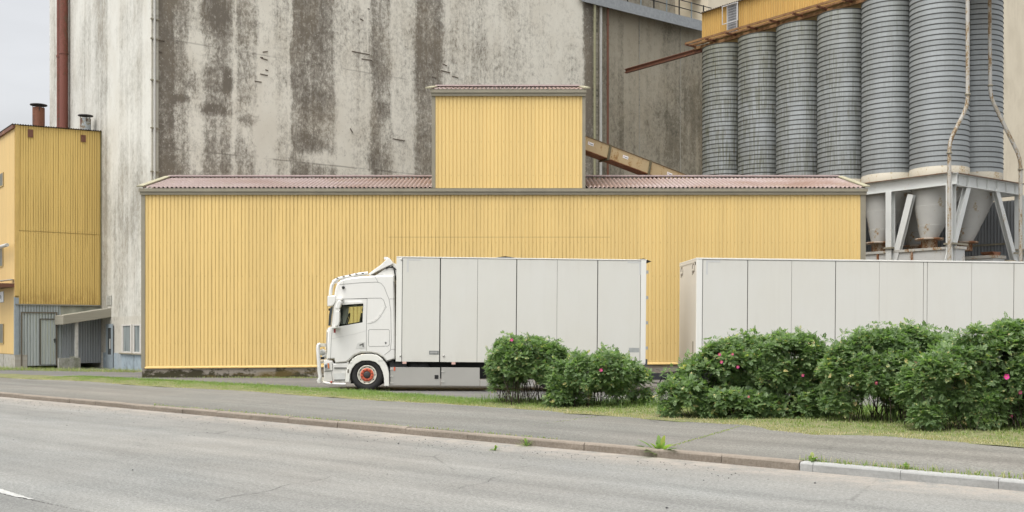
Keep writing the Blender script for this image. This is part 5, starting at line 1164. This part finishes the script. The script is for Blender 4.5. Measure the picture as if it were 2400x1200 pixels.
# ------------------------------------------------------------------ wild rose bushes
leaf_m = m_leaf('rose_leaves', [(0, (.092,.148,.068)), (.35, (.180,.262,.118)), (.65, (.262,.358,.165)), (.84, (.36,.45,.21)), (.93, (.56,.51,.22)), (1, (.70,.56,.28))])
stem_m = plain('rose_stems', (.055,.042,.028), .9, 0, .3, 8)
pink = plain('rose_pink', (.62,.045,.26), .5, 0, .1, 20); ylc = plain('rose_centre', (.55,.40,.08), .6)
def rosettes(C, N, rnd, nl=(4,7), size=1.0):
    """leaf sprays at the shoot tips: every leaf a stalk with seven leaflets"""
    Vs = []; Fs = []; Ts = []; off = 0
    for ci in range(len(C)):
        nL = int(rnd.integers(nl[0], nl[1]+1)); ax = N[ci]/np.linalg.norm(N[ci]); base_t = rnd.random()
        a_ = np.cross(ax, [0,0,1.0]) if abs(ax[2]) < .95 else np.array([1.0,0,0]); a_ /= np.linalg.norm(a_); c_ = np.cross(ax, a_)
        ph = rnd.random()*6.28
        for k in range(nL):
            th = ph + k*2.4 + rnd.normal(0, .25); ou = a_*math.cos(th) + c_*math.sin(th); tilt = rnd.uniform(.5, 1.4)
            d = ou*math.sin(tilt) + ax*math.cos(tilt); d[2] -= .18; d /= np.linalg.norm(d)
            up = np.array([0,0,1.0]) + ax*.6; sd_ = np.cross(d, up); sd_ /= (np.linalg.norm(sd_)+1e-6); nr = np.cross(sd_, d)
            L = size*rnd.uniform(.075, .125); ll = size*rnd.uniform(.034, .050); lw = ll*.36; p0 = C[ci] + d*.01
            tone = np.clip(.44 + .26*(base_t-.5) + rnd.normal(0, .15) + (.5 if rnd.random() < .015 else 0), 0, 1)
            for (f, s_) in ((.35,-1),(.35,1),(.6,-1),(.6,1),(.85,-1),(.85,1),(1,0)):
                q = p0 + d*(L*f) - nr*(.10*L*f*f); ld = (d*.55 + sd_*s_*.85) if s_ else d; ld = ld + nr*rnd.normal(.05, .18); ld = ld/np.linalg.norm(ld)
                w_ = np.cross(ld, nr); w_ /= (np.linalg.norm(w_)+1e-6); w_ = w_*lw*(1+.2*rnd.random()); m_ = q + ld*ll*.5 - nr*ll*.08
                Vs += [q, m_+w_, q+ld*ll - nr*ll*.05, m_-w_]; Fs.append((off, off+1, off+2, off+3)); off += 4; Ts.append(np.clip(tone + rnd.normal(0, .06) + (.45 if rnd.random() < .03 else 0), 0, 1))
    return Vs, Fs, Ts
def rose_bush(label, D, lobes, n, stems, flowers, seed, dens_low=.35, zg=.1, group='wild rose bushes on the grass verge', size=1.0, depth=.8):
    rnd = np.random.default_rng(seed); L = []
    for (px, py, rx, rz) in lobes:
        c = at(px, py, D + rnd.uniform(-.25, .25)); s_ = D/FPX; L.append((np.array(c), np.array([rx*s_, max(rx, rz)*s_*depth, rz*s_])))
    wgt = np.array([l[1][0]*l[1][2] for l in L]); wgt /= wgt.sum(); C = []; N = []
    zmin = zg + .05; K_ = []
    while len(K_) < n/13:                 # shoots gather in clumps with dark gaps between them
        k = rnd.choice(len(L), p=wgt); c, r = L[k]; v = rnd.normal(size=3); v /= np.linalg.norm(v)
        if v[2] < -.7: continue
        p = c + v*(np.maximum(r - .17, r*.45))*(1 - abs(rnd.normal(0, .10)) + (rnd.random() < .12)*.12)
        if p[2] < zmin + .1 or any((((p-c2)/r2)**2).sum() < .55 for j, (c2, r2) in enumerate(L) if j != k): continue
        hf = (p[2]-zg)
        if hf < .75 and rnd.random() > dens_low + .65*hf: continue
        nv = v/r; nv /= np.linalg.norm(nv); K_.append((p, nv, rnd.uniform(.13, .26)))
    for p0, nv, rr in K_:
        for q in range(17):
            v = rnd.normal(size=3); v /= np.linalg.norm(v); v = v + nv*.7 + np.array([0,-.1,.5]); v /= np.linalg.norm(v)
            sh = rnd.uniform(.08, .20) if rnd.random() < .05 else 0
            p = p0 + v*np.array([1.15,1.15,.85])*rr*rnd.uniform(.6, 1.05) + (nv*.5+np.array([0,0,.6]))*sh
            if p[2] < zmin: continue
            C.append(p); N.append(v + np.array([0,-.1,.55]) + rnd.normal(0, .2, 3))
    V, F, Tn = rosettes(C, N, rnd, size=size)
    bx = at(lobes[0][0], 900, D); root = thing('rose_bush', Vector((bx.x, D, zg)), label, 'bush', group)
    o_ = np.array([bx.x, D, zg]); V = np.array(V) - o_
    npmesh('foliage', V, F, leaf_m, root, Tn)
    sb = MB(); x0 = at(stems[0], 900, D).x; x1_ = at(stems[1], 900, D).x
    for k in range(stems[2]):
        q = C[int(rnd.integers(len(C)))]; bx_ = np.array([x0 + (x1_-x0)*min(1, max(0, (q[0]-x0)/(x1_-x0)*.7 + .15 + rnd.normal(0, .12))), D + rnd.normal(0, .28), zg-.05])
        m_ = bx_*.55 + q*.45 + np.array([rnd.normal(0,.07), rnd.normal(0,.07), .12+rnd.random()*.15]); r_ = rnd.uniform(.004, .010); bx_[0] += rnd.normal(0, .12); m_ = m_ + rnd.normal(0, .06, 3)
        sb.tube([tuple(bx_-o_), tuple((bx_*.7+m_*.3 + rnd.normal(0,.015,3))-o_), tuple(m_-o_), tuple(q-o_)], [r_, r_*.9, r_*.7, r_*.35], 4, False)
    sb.build('stems', stem_m, root, fix=False)
    for (px, py, s_) in flowers:
        p = at(px, py, D)
        best = max((q for q in C if abs(q[0]-p.x) < .14 and abs(q[2]-p.z) < .14), key=lambda q: -q[1], default=None)
        p = np.array([p.x, (best[1] if best is not None else D-.5) - .07, p.z]); sc_ = (py-0)*0 + D/FPX
        fb_ = MB(); rot = rnd.random()*6; tl = rnd.uniform(.1, .6)
        for k in range(5):
            a_ = rot + k*1.2566; u_ = Vector((math.cos(a_), -.45, math.sin(a_))); v_ = Vector((-math.sin(a_), 0, math.cos(a_))); R_ = s_*sc_*.42
            c0 = Vector(tuple(p-o_)); fb_.add([c0, c0+u_*R_*.55+v_*R_*.5, c0+u_*R_+v_*R_*.35, c0+u_*R_*1.02-v_*R_*.3, c0+u_*R_*.55-v_*R_*.5], [(0,1,2,3,4)])
        fl = fb_.build('flower', pink, root, fix=False)
        MB().lathe([(0,-.010),(.008,-.012),(.012,-.004),(.010,.0)], 8, tuple(p-o_), 'y').build('stamens', ylc, fl)
    return root
G_ = rose_bush
G_('rounded rose bush before the lorry box, one pink bloom at its very top', 25.0, [(1232,848,74,50),(1188,872,46,44),(1290,858,42,50),(1172,912,36,28),(1152,882,16,10),(1250,822,54,26),(1203,818,40,24)], 1500, (1185,1290,80), [(1199,796,9)], 1, .22)
G_('low rose bush before the rear corner of the lorry box, one pink bloom', 24.3, [(1400,880,98,54),(1340,893,54,54),(1468,902,58,46),(1318,932,42,28),(1484,930,44,30),(1410,925,94,32),(1385,862,50,34)], 1450, (1330,1480,70), [(1400,864,9)], 2, .42)
G_('broad rose bush below the trailer front corner, its left flank sloping down to the grass', 21.6, [(1835,838,92,56),(1725,848,76,58),(1795,885,124,82),(1665,898,78,66),(1612,932,62,50),(1900,890,78,80),(1720,945,135,42),(1860,945,105,44),(1745,828,52,34),(1590,955,46,34),(1640,955,70,34)], 3900, (1620,1930,110), [(1912,874,12),(1922,872,10),(1934,891,7),(1672,829,8),(1698,828,7),(1675,846,8),(1858,876,8),(1710,857,8),(1730,923,6)], 3, 1.0)
G_('tall dark rose bush with bare lower stems, a cluster of pink blooms at its middle', 20.2, [(2100,842,104,58),(2005,875,76,76),(2170,855,96,70),(2070,880,94,66),(1985,925,58,56),(2060,808,60,26),(2140,803,50,24),(2040,945,70,44),(2120,930,60,50)], 2900, (1960,2210,100), [(2111,847,10),(2118,860,9),(2162,849,9),(2020,893,8),(2137,857,6)], 4, .2)
G_('small rounded rose bush without blooms pushed forward onto the grass edge', 18.4, [(2190,900,76,44),(2160,928,48,44),(2240,918,62,52),(2180,975,42,28),(2215,868,46,26)], 1300, (2150,2260,50), [], 5, .3)
G_('largest rose bush at the right picture edge, single bright magenta bloom facing the street', 18.6, [(2330,858,112,78),(2425,872,104,98),(2255,864,70,60),(2370,905,84,66),(2320,905,66,52),(2440,960,70,66),(2350,960,56,42),(2300,803,55,26),(2380,792,60,22),(2480,840,90,70),(2290,950,60,50)], 3600, (2225,2470,90), [(2317,879,15),(2352,915,10),(2353,972,8)], 6, .5)

# ------------------------------------------------------------------ weeds along the kerb
wleaf = m_leaf('weed_leaves', [(0, (.13,.22,.06)), (.6, (.25,.36,.10)), (1, (.45,.45,.17))])
def weed(label, P, h, n, seed, wide=.035, group='weeds along the kerb', stalk=False):
    rnd = np.random.default_rng(seed); V = []; F = []; Tn = []; off = 0
    for k in range(n):
        a_ = rnd.random()*6.28; d = np.array([math.cos(a_), math.sin(a_), 0]); s_ = np.array([-d[1], d[0], 0]); L = h*rnd.uniform(.5, 1.1); el = rnd.uniform(.35, 1.45); ww = wide*rnd.uniform(.6, 1.2); t_ = rnd.random()
        pts = [np.array([0,0,0]) + d*(L*f*math.cos(el)*(1+.3*f)) + np.array([0,0,1])*(L*f*math.sin(el) - .25*L*f*f) for f in (0,.35,.65,.85,1)]
        ws = [.12,.55,1,.7,.05]
        for q, g_ in zip(pts, ws): V += [q - s_*ww*g_ + np.array([0,0,.15*ww*g_]), q + s_*ww*g_ + np.array([0,0,.15*ww*g_])]
        for i in range(4): F.append((off+2*i, off+2*i+1, off+2*i+3, off+2*i+2)); Tn.append(np.clip(t_+rnd.normal(0,.08), 0, 1))
        off += 10
    o = thing('weed', P, label, 'plant', group); npmesh('leaves', np.array(V), np.array(F), wleaf, o, Tn)
    return o
weed('tallest broad-leaved weed sprouting at the foot of the brown kerb', atz(1548,1070,.0), .42, 34, 21, .034)
weed('thin yellow-green grass tuft against the brown kerb on washed sand', atz(1234,1046,.0), .20, 60, 22, .006)
weed('small blue-green thistle-like weed standing out in the washed sand, apart from the kerb', atz(1161,1056,.0), .13, 26, 23, .012)
weed('little tuft growing in the kerb foot just right of the yellowish grass tuft', atz(1280,1047,.0), .12, 20, 24, .009)
weed('broad dandelion leaves above the first pale new kerbstone', K.m @ Vector((24.35, .19, .115)), .17, 16, 25, .03)
weed('dandelion rosette behind the long pale kerbstone, second from the brown kerb', K.m @ Vector((25.6, .19, .115)), .12, 18, 26, .022)
weed('flat clump of leaves behind the joint of the two long pale kerbstones', K.m @ Vector((27.6, .2, .115)), .10, 24, 27, .018)
weed('tiny green tuft on top of the worn kerb left of the lorry', K.m @ Vector((kx(358,960), .05, .10)), .10, 14, 28, .008)
